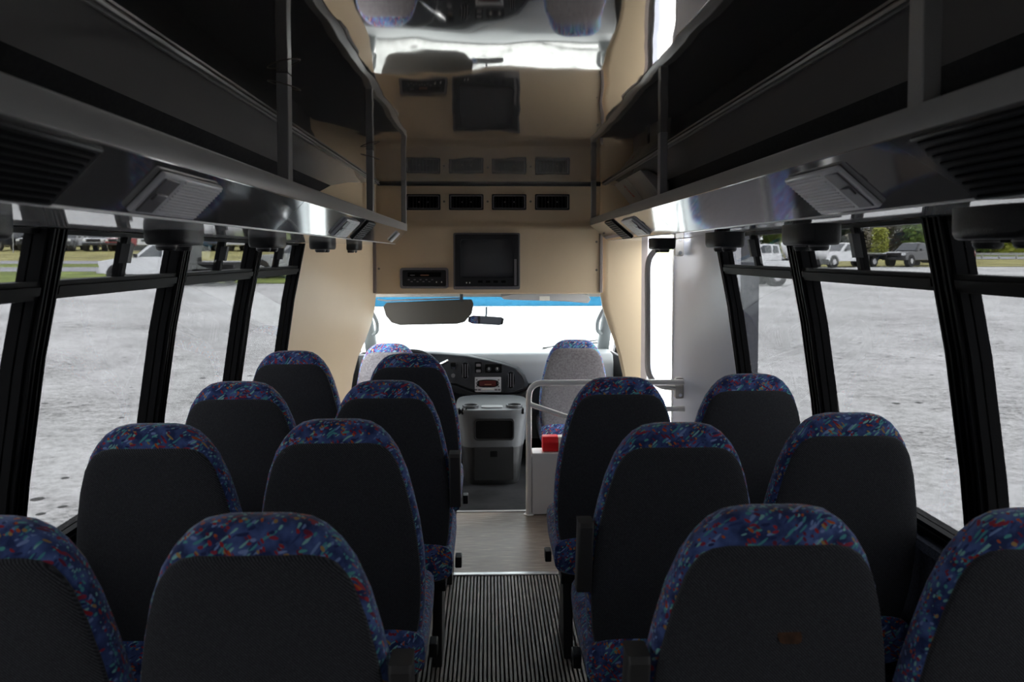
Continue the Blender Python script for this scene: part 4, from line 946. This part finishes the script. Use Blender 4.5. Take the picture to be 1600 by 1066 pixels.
# guard rail and pole
M['galv'] = mat('galvanised_steel', (.42, .43, .44), .5, metal=.6)
gu = empty('guard_rail', (gx(1560, 80), 80, 1)); tag(gu, 'grey steel guard rail along the road below the trees', 'guard rail')
pf = [(0, .45), (.05, .50), (.01, .55), (.01, .61), (.05, .66), (0, .71), (-.03, .71), (.02, .66), (-.02, .58), (.02, .50), (-.03, .45)]
x0, x1 = gx(1130, 80), gx(1800, 80)
def gring(x): return [(x, 80 - a, gz(x, 80) + z) for a, z in pf]
V, Fc = loft([gring(x) for x in fr(x0, x1, 10)]); mk('beam', V, Fc, M['galv'], gu)
x = x0
while x < x1:
    z = gz(x, 80); box('post', x - .07, x + .07, 80.03, 80.18, z - .1, z + .72, M['galv'], gu); x += 1.9
po = empty('utility_pole', (gx(1537, 78), 78, gz(50, 78))); tag(po, 'thin dark utility pole in front of the trees', 'pole')
xq = gx(1537, 78); zq = gz(xq, 78); tube('shaft', [(xq, 78, zq), (xq, 78, zq + 9)], [.16, .11], M['trim_dark'], po, 10); box('cross_arm', xq - .9, xq + .9, 77.94, 78.06, zq + 8.2, zq + 8.35, M['trim_dark'], po)
sp = empty('sign_post', (gx(37, 70), 70, gz(-40, 70))); tag(sp, 'white sign on a thin post on the tan slope', 'sign')
xq = gx(37, 70); zq = gz(xq, 70); tube('shaft', [(xq, 70, zq), (xq, 70, zq + 3.0)], .04, M['galv'], sp, 6); box('sign_board', xq - .28, xq + .28, 69.95, 69.98, zq + 2.6, zq + 3.1, M['bus_white'], sp)

# trees
M['bark'] = mat('grey_bark', (.13, .11, .095), .95, noise=(2, .4))
LEAF = [mat('fresh_leaf', (.16, .25, .045), .8, noise=(.7, .35)), mat('pine_leaf', (.055, .085, .05), .85, noise=(.5, .4)), mat('bare_twig', (.25, .22, .17), .9, noise=(.5, .35)), mat('yellow_leaf', (.34, .36, .06), .8, noise=(.6, .3))]
def tree(kind, rng):
    e = empty('tree', (0, 0, 0)); h = 10.5
    pts = [Vector((rng.uniform(-.12, .12) * k, rng.uniform(-.12, .12) * k, h * .8 * k / 6)) for k in range(7)]; pts[0] = Vector((0, 0, -.3))
    tube('trunk', pts, [.22, .2, .17, .14, .11, .07, .03], M['bark'], e, 7)
    V, Fc = [], []
    for _ in range(3200):
        while True:
            p = Vector((rng.uniform(-1, 1), rng.uniform(-1, 1), rng.uniform(-1, 1)))
            if p.length < 1: break
        lump = .75 + .25 * math.sin(p.x * 7 + kind) * math.cos(p.z * 6 + p.y * 5)
        if kind == 1:
            t = (p.z + 1) / 2; c = Vector((p.x * 2.9 * (1.15 - t), p.y * 2.9 * (1.15 - t), .3 + t * 9.8))
        else:
            u = rng.random(); rr_ = 3.2 * lump * (.72 + .28 * math.sin(u * math.pi)); c = Vector((p.x * rr_, p.y * rr_, .15 + u * 9.6))
        a = Vector((rng.gauss(0, 1), rng.gauss(0, 1), rng.gauss(0, 1))).normalized(); b = a.orthogonal().normalized(); s = rng.uniform(.18, .46) if kind != 2 else rng.uniform(.08, .30)
        q = len(V); V += [c - a * s - b * s * .5, c + a * s * .2 - b * s * .7, c + a * s, c + b * s * .6]; Fc.append((q, q + 1, q + 2, q + 3))
    cr = mk('crown', V, Fc, LEAF[kind], e); return e
TP = [tree(k, random.Random(k)) for k in range(4)]
spots = [(1110, 102, 1, 1.0, 'dark evergreen tree behind the open door leaf'), (1165, 100, 2, .95, 'bare grey-brown tree above the white pickup beyond the door glass'), (1215, 103, 0, .95, 'fresh green tree above the white tank truck'), (1264, 100, 1, 1.0, 'dark evergreen tree above the bonnet of the white flatbed truck'),
         (1314, 103, 1, 1.05, 'dark evergreen tree behind the cab of the white flatbed truck'), (1362, 100, 2, 1.0, 'bare grey-brown tree above the empty flatbed deck'), (1408, 103, 2, 1.05, 'bare grey-brown tree above the black pickup bonnet'), (1454, 100, 0, .95, 'fresh green tree behind the thick black window post'), (1502, 99, 0, 1.0, 'fresh green tree between the window post and the utility pole'),
         (1549, 102, 0, 1.05, 'fresh green tree right behind the utility pole'), (1594, 99, 3, 1.0, 'yellow-green tree where the guard rail leaves the picture'), (1384, 92, 3, .36, 'low yellow-green bush above the black pickup bonnet'), (1240, 93, 3, .4, 'low yellow-green bush beside the white tank truck'),
         (1140, 128, 1, 1.35, 'tall dark evergreen tree rising behind the open door leaf'), (1238, 128, 0, 1.35, 'tall fresh green tree rising behind the white tank truck'), (1338, 128, 1, 1.4, 'tall dark evergreen tree rising behind the flatbed deck'), (1432, 128, 0, 1.35, 'tall fresh green tree rising behind the black pickup'), (1526, 128, 1, 1.35, 'tall dark evergreen tree rising behind the utility pole'), (1616, 128, 2, 1.35, 'tall bare tree at the end of the guard rail')]
used = set()
for i, (px, y, k, sc, lb) in enumerate(spots):
    o = TP[k] if k not in used else copy_tree(TP[k]); used.add(k)
    xx = gx(px, y); o.location = (xx, y, gz(xx, y)); o.rotation_euler = (0, 0, i * 1.7); o.scale = (sc * 1.15, sc * 1.15, sc)
    tag(o, lb, 'tree', 'trees behind the guard rail')
for i, (px, y, sc, lb) in enumerate([(-40, 112, .8, 'dark evergreen tree at the start of the farthest parked row'), (12, 112, .85, 'dark evergreen tree behind the white sign post')]):
    o = copy_tree(TP[1]); xx = gx(px, y); o.location = (xx, y, gz(xx, y)); o.rotation_euler = (0, 0, i * 2.1); o.scale = (sc,) * 3
    tag(o, lb, 'tree', 'trees behind the parked vehicles')
